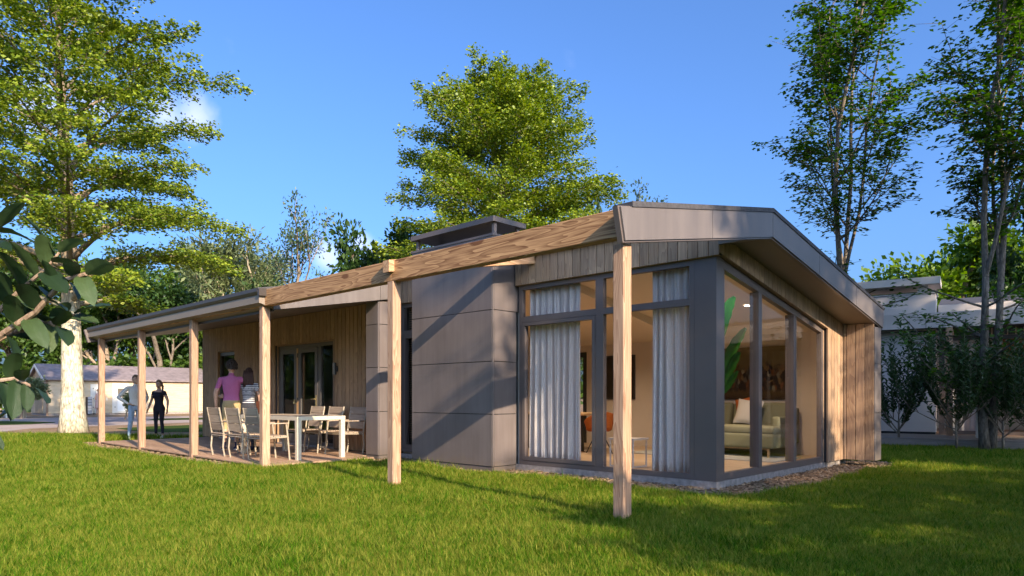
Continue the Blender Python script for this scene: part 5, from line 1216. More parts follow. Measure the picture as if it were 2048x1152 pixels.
m.tube([r_, r_.lerp(a,0.5)+Vector((0.02,0,0)), a], [0.022,0.018,0.014], 8); m.tube([r_+Vector((.05,.02,0)), r_.lerp(b,0.5), b], [0.018,0.015,0.011], 8); m.build('stem', twig_m, bsh)
# ------------------------------------------------------------------ veranda furniture
ZD = 0.073
slat_m = wood('grey_slat', (0.44,0.33,0.24), (0.27,0.19,0.13), 'y', 5.0, grey=0.25, greycol=(0.42,0.33,0.27))
alu = plain('champagne_aluminium', (0.32, 0.26, 0.19), 0.42)
def make_chair():
    t = thing('garden_chair', 'x', 'chair', (0,0,0), 0, 'slatted garden chairs round the veranda table'); W = 0.27
    for s in (-1, 1):
        y = s*W
        m = MB(); m.tube([(-0.20,y,0.0),(-0.235,y,0.18),(-0.215,y,0.40),(-0.235,y,0.55),(-0.31,y,0.94)], 0.0165, 8); m.build('rear_leg', alu, t, world=False)
        m = MB(); m.tube([(0.31,y,0.0),(0.275,y,0.40),(0.245,y,0.655)], 0.0165, 8); m.build('front_leg', alu, t, world=False)
        m = MB(); m.cbox(-0.27, 0.275, y-0.034, y+0.022, 0.655, 0.675, 0.005, 'x'); m.build('armrest', slat_m, t, world=False)
        m = MB(); m.tube([(-0.225,y*0.97,0.40),(0.275,y*0.97,0.415)], 0.014, 8); m.build('seat_rail', alu, t, world=False)
    m = MB(); m.tube([(0.268,-W,0.405),(0.268,W,0.405)], 0.013, 8).tube([(-0.222,-W,0.398),(-0.222,W,0.398)], 0.013, 8); m.build('cross_rail', alu, t, world=False)
    for i in range(4):
        x = -0.185+i*0.128; piece('seat_slat', t, x-0.058, x+0.058, -W+0.01, W-0.01, 0.427, 0.447, slat_m, 'y', world=False)
    for i in range(3):
        z0 = 0.50+i*0.148; o = piece('back_slat', t, -0.009, 0.009, -W+0.012, W-0.012, -0.070, 0.070, slat_m, 'y', world=False); zc = z0+0.07; o.location = (-0.232-(zc-0.55)*0.19, 0, zc); o.rotation_euler = (0, -R(10.8), 0)
    return t
ch0 = make_chair()
spots_c = [(0.52, 9.70, 0, 'chair at the far end of the near row, backrest towards the lawn'), (0.52, 8.90, 0.02, 'middle chair of the near row, backrest towards the lawn'), (0.50, 8.10, -0.02, 'chair of the near row standing right behind the corner post'),
           (2.27, 8.26, math.pi+0.03, 'chair against the timber wall nearest to the grey pier'), (2.24, 9.05, math.pi, 'middle chair of the row along the timber wall'), (2.26, 9.84, math.pi-0.02, 'chair of the wall row in front of the glass door')]
for i, (x, y, a, w) in enumerate(spots_c):
    c = ch0 if i == 0 else copy_tree(ch0); c.location = (x, y, ZD); c.rotation_euler = (0,0,a); c['label'] = w
tab = thing('garden_table', 'long pale outdoor table between the slatted chairs', 'table', (1.35, 8.75, ZD))
tm = plain('cream_aluminium', (0.56, 0.48, 0.37), 0.4)
tx0, tx1, ty0, ty1 = 0.84, 1.84, 7.62, 9.90
for i in range(6):
    w_ = (tx1-tx0-0.16)/6; piece('top_slat', tab, tx0+0.08+i*w_, tx0+0.08+(i+1)*w_-0.006, ty0+0.08, ty1-0.08, ZD+0.760, ZD+0.782, slat_m, 'y')
m = MB(); m.box(tx0, tx0+0.078, ty0, ty1, ZD+0.715, ZD+0.785).box(tx1-0.078, tx1, ty0, ty1, ZD+0.715, ZD+0.785).box(tx0+0.078, tx1-0.078, ty0+0.001, ty0+0.078, ZD+0.716, ZD+0.784).box(tx0+0.078, tx1-0.078, ty1-0.078, ty1-0.001, ZD+0.716, ZD+0.784).build('top_frame', tm, tab)
for x in (tx0+0.001, tx1-0.091):
    for y in (ty0+0.001, ty1-0.081): MB().cbox(x, x+0.09, y, y+0.08, ZD, ZD+0.714, 0.006).build('leg', tm, tab)

# ------------------------------------------------------------------ far sheds on the left
sid = wood('cream_siding', (0.60,0.465,0.32), (0.46,0.34,0.22), 'y', 3.0, knots=0.1, var=0.05); sid_x = wood('cream_siding_long', (0.60,0.47,0.325), (0.47,0.35,0.225), 'x', 3.0, knots=0.1, var=0.05)
slate = plain('slate_purple_roof', (0.20,0.16,0.165), 0.7, 0.25, 3.0)
trim = plain('white_trim', (0.66,0.62,0.56), 0.6)
def shed(loc, L, W, ze, zr, label, doors=True, rz=0.0):
    """gabled shed, long side along local x facing -y, gable facing -x"""
    t = thing('shed', label, 'shed', loc, rz, 'pale boarded sheds across the path')
    def bx(nm, mat, *b, parent=t): return MB().box(*b).build(nm, mat, parent, world=False)
    bx('wall', M['clad_dark'], 0.05, L-0.05, 0.05, W-0.05, 0.0, ze-0.02); bx('plinth', M['concrete'], 0.03, L-0.03, 0.03, W-0.03, -0.05, 0.16)
    nbd = int((ze-0.15)/0.145); m = MB(); g = MB()
    for i in range(nbd):
        z = 0.15+i*0.145
        m.add([(0,-0.034,z),(L,-0.034,z),(L,0.0,z+0.15),(0,0.0,z+0.15),(0,0.03,z),(L,0.03,z),(L,0.03,z+0.15),(0,0.03,z+0.15)], [(0,1,2,3),(0,4,5,1),(3,2,6,7),(0,3,7,4),(1,5,6,2)])
    k = 0; z = 0.15
    while z < zr-0.1:
        w0 = 0.0 if z < ze else (z-ze)/(zr-ze)*W/2
        g.add([(-0.034,w0,z),(-0.034,W-w0,z),(0,W-w0,z+0.15),(0,w0,z+0.15),(0.03,w0,z),(0.03,W-w0,z)], [(1,0,3,2),(0,1,5,4)]); z += 0.145
    o = m.build('siding', sid_x, t, world=False); o['kind'] = 'stuff'; o = g.build('siding', sid, t, world=False); o['kind'] = 'stuff'
    e = 0.28; m = MB()
    m.prism([(-e, ze-e*(zr-ze)/(W/2)), (W/2, zr), (W/2, zr+0.10), (-e, ze-e*(zr-ze)/(W/2)+0.10)], 'x', -0.25, L+0.25); m.prism([(W/2, zr), (W+e, ze-e*(zr-ze)/(W/2)), (W+e, ze-e*(zr-ze)/(W/2)+0.10), (W/2, zr+0.10)], 'x', -0.25, L+0.25)
    m.build('roof', slate, t, world=False)
    m = MB()
    for s in (0, 1):
        ya, yb = (-e, W/2) if s == 0 else (W+e, W/2)
        q = [(ya, ze-e*(zr-ze)/(W/2)-0.13), (yb, zr-0.13), (yb, zr+0.06), (ya, ze-e*(zr-ze)/(W/2)+0.06)]
        m.prism(q if s == 0 else q[::-1], 'x', -0.29, -0.255)
    m.build('verge_board', trim, t, world=False)
    for x in (-0.05, L-0.06): bx('corner_post', trim if x > 0 else wood('post_brown',(0.3,0.2,0.13),(0.2,0.12,0.08)), x, x+0.11, -0.06, 0.05, 0.0, ze-0.12)
    return t, bx
G1 = G(94, 46.0); 
sh1, bx = shed((G1.x, G1.y, 0), 30.0, 4.4, 2.50, 3.45, 'long pale boarded shed with slate roof behind the big trunk')
def sx(px):      # local x on the shed's long wall for a picture column
    r = Vector((SN, CS, 0)) + Vector((CS, -SN, 0))*((px-1024)/FPX); tt = (G1.y - CAM.y)/r.y; return CAM.x + r.x*tt - G1.x
def door(x0, x1, z1, parent_name='door', upper=True):
    d = bx(parent_name, trim, x0, x1, -0.075, -0.03, 0.12, z1)
    bx('pane', M['void'], x0+0.22, x1-0.18, -0.080, -0.076, 1.25, z1-0.22, parent=d) if upper else None
    bx('lower_panel', plain('white_paint',(0.78,0.77,0.75),0.5), x0+0.2, x1-0.15, -0.083, -0.077, 0.25, 1.12, parent=d)
    m = MB(); m.box(x0+0.02,x0+0.06,-0.1,-0.076,0.5,0.58).box(x0+0.02,x0+0.06,-0.1,-0.076,1.1,1.17).box(x0+0.02,x0+0.06,-0.1,-0.076,1.8,1.88); m.build('hinge', M['black'], d, world=False)
    m = MB(); m.box(x0-0.12,x0,-0.07,-0.02,0.1,z1+0.12).box(x1,x1+0.12,-0.07,-0.02,0.1,z1+0.12).box(x0,x1,-0.07,-0.02,z1,z1+0.12); m.build('door_frame', trim, sh1, world=False)
door(sx(228), sx(254), 2.08); door(sx(184.5), sx(196.5), 2.02, 'door', True)
MB().cbox(sx(212), sx(214.5), -0.06, -0.02, 1.0, 1.2, 0.005).build('meter_box', trim, sh1, world=False)
m = MB(); 
for k in range(2): m.box(-0.06, -0.03, 1.0+k*1.0, 1.95+k*1.0, 0.15, 2.05)
m.build('gable_door', plain('tan_door',(0.33,0.25,0.17),0.6,0.1,4.0), sh1, world=False)
G2 = G(-150, 62.0)
shed((G2.x, G2.y, 0), 14.0, 5.2, 2.55, 3.9, 'grey-roofed shed further back at the left edge')
# slatted log store and bench by the sheds
ls_ = thing('slatted_store', 'low grey slatted store against the shed, right of the big trunk', 'store', (G1.x+sx(171), G1.y-0.55, 0))
gm = plain('grey_slats', (0.33,0.32,0.34), 0.7, 0.1, 5)
for i in range(6): piece('slat', ls_, 0, sx(179.5)-sx(171), 0, 0.03, 0.10+i*0.2, 0.27+i*0.2, gm, 'x', world=False)
MB().box(0.0, sx(179.5)-sx(171), 0.04, 0.5, 0.05, 1.25).build('body', M['clad_dark'], ls_, world=False)
ls2 = thing('slatted_store', 'low brown slatted store against the shed, left of the big trunk', 'store', (G1.x+sx(120), G1.y-0.55, 0))
gm2 = plain('brown_slats', (0.42,0.33,0.25), 0.7, 0.1, 5)
for i in range(6): piece('slat', ls2, 0, sx(131)-sx(120), 0, 0.03, 0.10+i*0.2, 0.27+i*0.2, gm2, 'x', world=False)
MB().box(0.0, sx(131)-sx(120), 0.04, 0.5, 0.05, 1.25).build('body', M['clad_dark'], ls2, world=False)
bn = G(33, 41.5); be = thing('garden_bench', 'small white bench beside the silvery bush', 'bench', bn)
piece('seat', be, -0.65, 0.55, -0.2, 0.2, 0.42, 0.48, trim, 'x', world=False)
for x in (-0.55, 0.4): MB().box(x, x+0.07, -0.18, 0.18, 0, 0.42).build('leg', trim, be, world=False)
piece('backrest', be, -0.65, 0.55, 0.2, 0.24, 0.60, 0.85, trim, 'x', world=False)
pc = thing('planter_pot', 'square tan pot beside the white bench', 'planter', G(46, 41.0)); MB().lathe([(0.16,0),(0.2,0.55),(0.17,0.55),(0.15,0.5),(0.0,0.5)], (0,0,0), 4).build('pot', plain('tan_clay',(0.5,0.38,0.25),0.8), pc, world=False)

# ------------------------------------------------------------------ white neighbour house on the right
O_ = P(1872, HORIZON, 18.0); O_.z = 0
nh = thing('neighbour_house', 'pale grey modern house half hidden by shrubs at the right', 'house', O_, math.atan2(-0.982, 0.187))
pal = plain('pale_grey_panel', (0.70,0.60,0.545), 0.5, 0.04, 1.0); pal2 = plain('pale_grey_trim', (0.60,0.51,0.465), 0.5)
def nb_(nm, mat, *b, parent=nh, c=None): 
    return MB().box(*b).build(nm, mat, parent, world=False)
nb_('chimney_core', M['clad_dark'], -4.98, -0.02, 0.03, 0.95, 0.0, 3.9)
for z0, z1 in ((0.30,1.10),(1.11,1.90),(1.91,2.95),(2.96,3.93)):
    for x0, x1 in ((-5.0,-2.52),(-2.50,0.0)): piece('cladding_panel', nh, x0, x1-0.012, 0.0, 0.03, z0, z1-0.01, pal, 'x', world=False)
    piece('cladding_panel', nh, -0.02, 0.0, 0.032, 0.95, z0, z1-0.01, pal, 'y', world=False)
piece('coping', nh, -5.02, 0.03, -0.02, 1.0, 3.93, 3.97, pal2, 'x', world=False)
piece('chimney_cap', nh, -5.2, 0.10, -0.22, 1.2, 4.15, 4.34, pal, 'x', world=False)
for x in (-4.6, -0.42):
    for y in (0.04, 0.8): piece('cap_post', nh, x, x+0.24, y, y+0.24-0.05, 3.97, 4.15, pal, world=False)
for i in range(6): piece('fascia_panel', nh, -5.2+i*2.5, -5.2+(i+1)*2.5-0.012, -0.55, -0.52, 2.98, 3.37, pal2, 'x', world=False)
nb_('eave', M['clad_dark'], -5.2, 9.8, -0.518, 0.5, 3.0, 3.35)
for i in range(4): piece('roof_band', nh, 0.04+i*2.5, 0.04+(i+1)*2.5-0.012, 0.45, 0.48, 3.42, 3.66, pal, 'x', world=False)
m = MB(); m.prism([(0.485,3.36),(4.5,4.2),(4.5,4.3),(0.485,3.64)], 'x', 0.03, 9.8); m.build('roof', M['roofing'], nh, world=False)
nb_('end_wall', pal, 9.70, 9.80, 0.55, 6.0, 0.05, 2.98); nb_('end_wall', pal, -5.0, -4.92, 1.0, 6.0, 0.05, 2.98)
nb_('floor', M['deck'], -5.0, 9.8, 0.1, 6.0, 0.1, 0.24); nb_('interior_wall', M['wall_in'], -5.0, 9.8, 4.4, 4.5, 0.24, 3.4); nb_('ceiling', M['ceil_in'], 0.05, 9.8, 0.55, 4.4, 2.99, 3.02)
for i in range(38): piece('plank', nh, 0.06+i*0.165, 0.06+(i+1)*0.165-0.014, 0.30, 0.33, 2.80, 2.985, M['clad'], world=False)
orange = wood('cedar_plank', (0.50,0.20,0.075), (0.25,0.085,0.03), 'z', 6.0)
for i in range(22): piece('cedar_plank', nh, 1.36+i*0.17, 1.36+(i+1)*0.17-0.014, 0.78, 0.81, 1.9, 2.78, orange, world=False)
nb_('cedar_backing', M['clad_dark'], 1.34, 5.2, 0.82, 0.84, 1.88, 2.78)
for x in (0.06, 1.22, 2.62, 4.1, 5.5): nb_('mullion', M['frame'], x, x+0.12, 0.36, 0.48, 0.26, 2.80)
nb_('window_head', M['frame'], 0.06, 6.0, 0.355, 0.475, 2.70, 2.798); nb_('window_sill', M['frame'], 0.06, 6.0, 0.355, 0.475, 0.245, 0.34)
for a, b in ((0.18,1.22),(1.34,2.62),(2.74,4.1),(4.22,5.5)): nb_('pane', M['glass'], a, b, 0.41, 0.415, 0.34, 2.70)
def ncurtain(x0, x1, seed):
    n = int((x1-x0)*60); vs = []; fs = []
    for j in range(2):
        for i in range(n+1): x = x0+(x1-x0)*i/n; vs.append((x, 0.62+0.035*math.sin(i*0.55+seed), 0.28 if j == 0 else 2.74))
    for i in range(n): fs.append((i, i+1, n+2+i, n+1+i))
    m = MB(); m.add(vs, fs); o = m.build('curtain', M['curtain'], nh, smooth=True, world=False)
ncurtain(0.25, 1.15, 1.0)
ndk = thing('neighbour_deck', 'low timber deck in front of the pale neighbour house', 'deck', O_, math.atan2(-0.982, 0.187))
dkx = wood('grey_deck_board', (0.46,0.35,0.28), (0.3,0.21,0.16), 'x', 5.0, grey=0.4)
for i in range(16): piece('board', ndk, -5.0, 9.8, -2.30+i*0.145, -2.30+(i+1)*0.145-0.008, 0.215, 0.243, dkx, 'x', world=False)
MB().box(-5.0, 9.8, -2.29, -2.26, 0.02, 0.213).build('skirt_board', dkx, ndk, world=False)
nt_b = thing('outdoor_table', 'white outdoor table half hidden behind the shrubs on the neighbour deck', 'table', (0,0,0))
Mx = Matrix.Translation(O_) @ Matrix.Rotation(math.atan2(-0.982, 0.187), 4, 'Z')
nt_b.matrix_world = Mx @ Matrix.Translation((1.7,-0.9,0.243))
wp = plain('white_lacquer', (0.74,0.73,0.72), 0.4)
piece('tabletop', nt_b, -0.9, 0.9, -0.45, 0.45, 0.70, 0.74, wp, 'x', world=False)
for x in (-0.85, 0.78):
    for y in (-0.42, 0.35): piece('leg', nt_b, x, x+0.07, y, y+0.07, 0.0, 0.70, wp, world=False)
npst = thing('deck_post', 'square pale timber post on the neighbour deck', 'post', Mx @ Vector((0.30,-0.50,0.243)), math.atan2(-0.982, 0.187)); piece('shaft', npst, -0.075, 0.075, -0.075, 0.075, 0.0, 2.73, M['post'], world=False)
# ------------------------------------------------------------------ people
def skin_mat(name, c): 
    m = plain(name, c, 0.55, 0.05, 30.0); m.node_tree.nodes['Principled BSDF'].inputs['Subsurface Weight'].default_value = 0.05; return m
SKIN = skin_mat('skin', (0.50,0.29,0.20)); SKIN2 = skin_mat('skin_tan', (0.42,0.235,0.155))
def cloth(name, c): return fabric(name, c, tuple(v*0.72 for v in c), 90.0, bump=0.35)
def person(label, loc, rz, H, J, mats, region, hair, female=False, skirt=None, vox=0.0095):
    """one continuous figure: tapered limbs, torso, head and hands fused by a voxel remesh, then coloured by body region.
    local frame: facing -y, own left is +x, heights for a 1.75 m figure"""
    t = thing('person', label, 'person', loc, rz); t.scale = (H/1.75,)*3
    m = MB(); prim = []          # prim: (region, a, b, ra, rb)
    def limb(reg, pts, rad, n=12):
        pts = [Vector(p) for p in pts]; d0 = (pts[0]-pts[1]).normalized(); d1 = (pts[-1]-pts[-2]).normalized()
        P_ = [pts[0]+d0*rad[0]*0.9, pts[0]+d0*rad[0]*0.55] + pts + [pts[-1]+d1*rad[-1]*0.55, pts[-1]+d1*rad[-1]*0.9]
        R_ = [rad[0]*0.35, rad[0]*0.82] + list(rad) + [rad[-1]*0.82, rad[-1]*0.35]
        m.tube(P_, R_, n)
        for i in range(len(pts)-1): prim.append((reg, pts[i], pts[i+1], rad[i], rad[i+1]))
    def loft(reg, rings, n=20):
        vs = []; k = len(rings)
        for z, cx, cy, rx, ry in rings:
            for j in range(n):
                a = 2*math.pi*j/n; c, s = math.cos(a), math.sin(a); vs.append((cx+rx*math.copysign(abs(c)**0.85,c), cy+ry*math.copysign(abs(s)**0.85,s), z))
        fs = [(i*n+j, i*n+(j+1)%n, (i+1)*n+(j+1)%n, (i+1)*n+j) for i in range(k-1) for j in range(n)] + [tuple(range(n-1,-1,-1)), tuple((k-1)*n+j for j in range(n))]
        m.add(vs, fs)
        for i in range(k-1):
            a, b = rings[i], rings[i+1]; prim.append((reg, Vector((a[1],a[2],a[0])), Vector((b[1],b[2],b[0])), (a[3]+a[4])/2, (b[3]+b[4])/2))
    sw, hw = (0.165, 0.165) if female else (0.195, 0.155)
    wa = 0.118 if female else 0.145
    lean = Vector(J.get('lean', (0,0)) + (0,)) if 'lean' in J else Vector((0,0,0))
    def tz(z): k = max(0, (z-0.9)/0.55); return lean.x*k, lean.y*k
    rings = []
    for z, rx, ry, cy in ((0.80,0.10,0.085,0.0),(0.86,hw,0.115,0.012),(0.93,hw+0.005,0.120,0.014),(1.02,wa+0.012,0.102,0.0),(1.10,wa,0.094,-0.004),(1.20,wa+0.02,0.108,-0.006),(1.30,sw-0.02,0.118 if female else 0.122,-0.006),(1.38,sw-0.012,0.106,0.0),(1.43,sw-0.055,0.082,0.006),(1.47,0.075,0.062,0.012)):
        ox, oy = tz(z); rings.append((z, ox, cy+oy, rx, ry))
    loft('torso', rings)
    ox, oy = tz(1.5)
    limb('neck', [(ox,oy+0.012,1.43),(ox,oy+0.0,1.53)], [0.058,0.052])
    if female:
        for s in (-1,1):
            q = tz(1.27); m.ell((q[0]+s*0.078, q[1]-0.085, 1.265), (0.068,0.062,0.066), 12, 8)
    # head with face
    hc = Vector((ox, oy-0.012, 1.635)); yaw = J.get('yaw', 0.0); Rh = Matrix.Rotation(yaw, 3, 'Z') @ Matrix.Rotation(J.get('nod', 0.0), 3, 'X')
    def hp(*p): return hc + Rh @ Vector(p)
    m.ell(hc, (0.076,0.095,0.112), 18, 14, Rh); m.ell(hp(0,-0.022,-0.055), (0.058,0.070,0.062), 14, 9, Rh)
    m.tube([hp(0,-0.088,0.018), hp(0,-0.106,-0.018), hp(0,-0.098,-0.028)], [0.009,0.015,0.011], 8)
    m.ell(hp(0,-0.088,-0.060), (0.026,0.012,0.009), 10, 6, Rh); m.ell(hp(0,-0.078,-0.098), (0.024,0.022,0.016), 10, 6, Rh)
    for s in (-1,1): m.ell(hp(s*0.078,0.008,-0.005), (0.012,0.022,0.032), 8, 6, Rh); m.ell(hp(s*0.032,-0.086,0.032), (0.022,0.010,0.007), 8, 5, Rh)
    prim.append(('head', hc+Vector((0,0,-0.06)), hc+Vector((0,0,0.03)), 0.085, 0.10))
    # arms and hands
    for s, k in ((1,'L'),(-1,'R')):
        q = tz(1.40); sh = Vector((q[0]+s*(sw+0.005), q[1]+0.004, 1.395)); el, wr = Vector(J['el'+k]), Vector(J['wr'+k])
        ar = 0.88 if female else 1.0
        limb('upperarm', [Vector((q[0]+s*(sw-0.06), q[1], 1.40)), sh, sh.lerp(el,0.5), el], [0.060*ar,0.062*ar,0.052*ar,0.043*ar])
        limb('forearm', [el, el.lerp(wr,0.35), wr], [0.043*ar,0.043*ar,0.028*ar])
        hd = Vector(J.get('hd'+k, (wr-el).normalized())).normalized(); side = Vector(J.get('th'+k, (0,-1,0))); side = (side-hd*side.dot(hd)).normalized(); nrm = hd.cross(side)
        pm = wr + hd*0.055
        vs = MB(); rot = Matrix((side, hd, nrm)).transposed(); m.ell(pm, (0.040,0.056,0.017), 10, 8, rot); prim.append(('hand', wr, pm+hd*0.05, 0.03, 0.036))
        for f, ln in ((-0.029,0.058),(-0.010,0.072),(0.010,0.076),(0.029,0.066)):
            b0 = wr + hd*0.098 + side*f; curl = J.get('curl', 0.30)
            p1 = b0 + (hd + nrm*curl*0.5*s).normalized()*ln*0.5; p2 = p1 + (hd + nrm*curl*1.6*s).normalized()*ln*0.5
            m.tube([b0-hd*0.03, b0, p1, p2, p2+(p2-p1)*0.12], [0.0098,0.0098,0.0092,0.0082,0.004], 8); prim.append(('hand', b0, p2, 0.01, 0.01))
        tb = wr + hd*0.035 + side*0.030; t1 = tb + (side*0.75+hd*0.75).normalized()*0.036; t2 = t1 + (hd*0.95+side*0.3+nrm*s*0.25).normalized()*0.030
        m.tube([tb-side*0.015, tb, t1, t2, t2+(t2-t1)*0.12], [0.013,0.013,0.0115,0.0095,0.004], 8); prim.append(('hand', tb, t2, 0.012, 0.012))
    # legs and feet
    for s, k in ((1,'L'),(-1,'R')):
        hip = Vector((s*0.088, 0.008, 0.90)); kn = Vector(J.get('kn'+k, (s*0.095,-0.012,0.50))); an = Vector(J.get('an'+k, (s*0.100,0.025,0.085))); lg = 0.94 if female else 1.0
        limb('thigh', [hip, hip.lerp(kn,0.45), kn], [0.092*lg if not female else 0.095, 0.080*lg, 0.057*lg]); limb('calf', [kn, kn.lerp(an,0.32)+Vector((0,0.012,0)), kn.lerp(an,0.7), an], [0.055*lg,0.056*lg,0.041*lg,0.036*lg])
        fd = Vector(J.get('ft'+k, (s*0.18,-1,0))).normalized()
        limb('foot', [an+Vector((0,0,-0.042))-fd*0.045, an+Vector((0,0,-0.040))+fd*0.05, an+Vector((0,0,-0.052))+fd*0.135], [0.044,0.044,0.034]); 
    if skirt:
        loft('skirt', skirt)
    me = bpy.data.meshes.new('body'); me.from_pydata(m.v, [], m.f); me.update()
    ob = bpy.data.objects.new('body', me); COL.objects.link(ob)
    rm = ob.modifiers.new('r', 'REMESH'); rm.mode = 'VOXEL'; rm.voxel_size = vox; sm_ = ob.modifiers.new('s', 'SMOOTH'); sm_.factor = 0.5; sm_.iterations = 3
    dg = bpy.context.evaluated_depsgraph_get(); new = bpy.data.meshes.new_from_object(ob.evaluated_get(dg)); ob.modifiers.clear(); ob.data = new; bpy.data.meshes.remove(me); new.name = 'body'
    n = len(new.polygons); cen = np.zeros(n*3, np.float32); new.polygons.foreach_get('center', cen); cen = cen.reshape(-1,3); best = np.full(n, 9.0); reg = np.zeros(n, int); tpar = np.zeros(n); names = []
    for (rn, a, b, ra, rb) in prim:
        if rn not in names: names.append(rn)
        a_, d_ = np.array(a), np.array(b-a); L2 = max(1e-9, float(d_@d_)); u = np.clip(((cen-a_)@d_)/L2, 0, 1); ds = np.linalg.norm(cen-(a_+u[:,None]*d_), axis=1) - (ra+(rb-ra)*u)
        k = ds < best; best[k] = ds[k]; reg[k] = names.index(rn); tpar[k] = u[k]
    rname = np.array(names)[reg]
    mi = region(cen, rname, tpar)
    new.materials.clear()
    for q in mats: new.materials.append(q)
    new.polygons.foreach_set('material_index', mi.astype(np.int32)); new.polygons.foreach_set('use_smooth', np.ones(n, bool)); new.update()
    ob.parent = t
    # eyes, brows as small pieces of the head; hair as its own piece
    e = MB()
    for s in (-1,1): e.ell(hp(s*0.031,-0.0865,0.012), (0.013,0.008,0.007), 8, 5, Rh)
    e.build('eyes', plain('eye_dark', (0.03,0.02,0.015), 0.3), t, smooth=True, world=False)
    hair(t, hp, Rh)
    return t
def hair_short(col, name, big=1.0, curls=False, back=0.0):
    def f(t, hp, Rh):
        hm = plain(name, col, 0.7, 0.45, 60.0, bump=0.6); m = MB(); n, k = 24, 14; rg = np.random.RandomState(4)
        vs = []
        for i in range(k+1):
            a = math.pi*0.62*i/k
            for j in range(n):
                b = 2*math.pi*j/n; r = 1 + (rg.uniform(-0.03,0.06) if not curls else rg.uniform(-0.05,0.16))
                x, y, z = math.sin(a)*math.cos(b), math.sin(a)*math.sin(b), math.cos(a)
                if y < -0.25 and z < 0.62: r = min(r, 0.93) if z > 0.35 else 0.80
                vs.append(hp(0.084*big*r*x, 0.006+0.104*big*r*y, 0.012+0.118*big*r*z))
        fs = [(i*n+j, (i+1)*n+j, (i+1)*n+(j+1)%n, i*n+(j+1)%n) for i in range(k) for j in range(n)]
        m.add(vs, fs)
        if curls:
            for _ in range(150):
                a = rg.uniform(0,1.9); b = rg.uniform(0,6.283); x, y, z = math.sin(a)*math.cos(b), math.sin(a)*math.sin(b), math.cos(a)
                if y < -0.35 and z < 0.5: continue
                m.ell(hp(0.092*big*x, 0.008+0.112*big*y, 0.014+0.126*big*z), (rg.uniform(.014,.026),)*3, 7, 5)
        m.build('hair', hm, t, smooth=True, world=False)
    return f
def hair_long(col, name, length=0.30, tail=False):
    base = hair_short(col, name, 1.03)
    def f(t, hp, Rh):
        base(t, hp, Rh); hm = bpy.data.materials[name] if name in bpy.data.materials else plain(name, col, 0.6)
        m = MB()
        if tail: m.tube([hp(0.0,0.09,0.05), hp(0.0,0.125,0.03), hp(0.055,0.11,-0.06), hp(0.085,0.06,-0.17), hp(0.09,0.03,-0.24)], [0.030,0.036,0.034,0.026,0.008], 10)
        else:
            for x in (-0.07,-0.045,-0.015,0.015,0.045,0.07): m.tube([hp(x,0.075,0.06), hp(x*1.1,0.105,-0.05), hp(x*1.25,0.10,-0.05-length*0.5), hp(x*1.2,0.085,-0.05-length)], [0.03,0.034,0.032,0.012], 8)
        m.build('hair', hm, t, smooth=True, world=False)
    return f

# man in purple T-shirt, back to the viewer, arm round the woman beside him
VIEWDIR = math.atan2(CS, SN)      # heading of the view in the ground plane
AWAY = VIEWDIR + R(90)            # rz that turns a figure's -y towards the view direction (back to us)
def reg_purple(c, r, t):
    mi = np.zeros(len(c), int); mi[r == 'torso'] = 1; mi[(r == 'torso') & (c[:,2] < 0.985)] = 2; mi[(r == 'upperarm') & (t < 2) & (c[:,2] > 1.22)] = 1
    mi[(r == 'thigh')] = 2; mi[(r == 'calf') & (c[:,2] > 0.42)] = 2; mi[(r == 'calf') & (c[:,2] < 0.17)] = 3; mi[r == 'foot'] = 3; mi[(r == 'foot') & (c[:,2] < 0.03)] = 4; mi[(r == 'neck') & (c[:,2] < 1.45)] = 1
    return mi
navy = cloth('navy_shoe', (0.03,0.03,0.06)); sole = plain('white_sole', (0.72,0.70,0.68), 0.6)
pA = GZ(463, 900.5, ZD)
person('man in a purple T-shirt and khaki shorts seen from behind on the deck', pA, AWAY+R(4), 1.90,
       dict(elL=(0.30,0.02,1.13), wrL=(0.31,-0.05,0.86), elR=(-0.42,-0.10,1.20), wrR=(-0.50,-0.26,1.30), thL=(0,-1,0), yaw=0.22, knL=(0.11,-0.01,0.50), anL=(0.14,0.03,0.085), anR=(-0.10,0.0,0.085)),
       [SKIN, cloth('purple_shirt', (0.48,0.14,0.29)), cloth('khaki_short', (0.44,0.32,0.16)), navy, sole], reg_purple, hair_short((0.035,0.022,0.018), 'dark_curls', 1.06, True))
def reg_stripe(c, r, t):
    mi = np.zeros(len(c), int); band = (np.floor(c[:,2]/0.022).astype(int) % 2); tor = (r == 'torso')
    mi[tor] = 1 + band[tor]; up = (r == 'upperarm') & (c[:,2] > 1.26); mi[up] = 1 + band[up]; mi[tor & (c[:,2] < 1.0)] = 3; mi[(r == 'thigh')] = 3; mi[r == 'calf'] = 3; mi[r == 'foot'] = 4
    return mi
away = Vector((SN, CS, 0)); rgt = Vector((CS, -SN, 0))
pB = pA + rgt*0.33 + away*0.10
person('woman in a striped top beside the man in purple, her arm round his waist', pB, AWAY-R(8), 1.76,
       dict(elL=(0.27,0.20,1.16), wrL=(0.50,0.08,1.14), hdL=(1,-0.05,0.06), thL=(0,0,1), elR=(-0.24,-0.02,1.14), wrR=(-0.23,-0.10,0.90), yaw=0.35),
       [SKIN2, cloth('white_stripe', (0.62,0.60,0.60)), cloth('navy_stripe', (0.05,0.05,0.09)), cloth('charcoal_short', (0.05,0.05,0.06)), navy], reg_stripe, hair_long((0.05,0.02,0.014), 'auburn_hair', 0.26), female=True)
bg_ = thing('shoulder_bag', 'brown shoulder bag hanging at the striped woman\'s right side', 'bag', pB + rgt*0.24 + away*0.02 + Vector((0,0,0.93)))
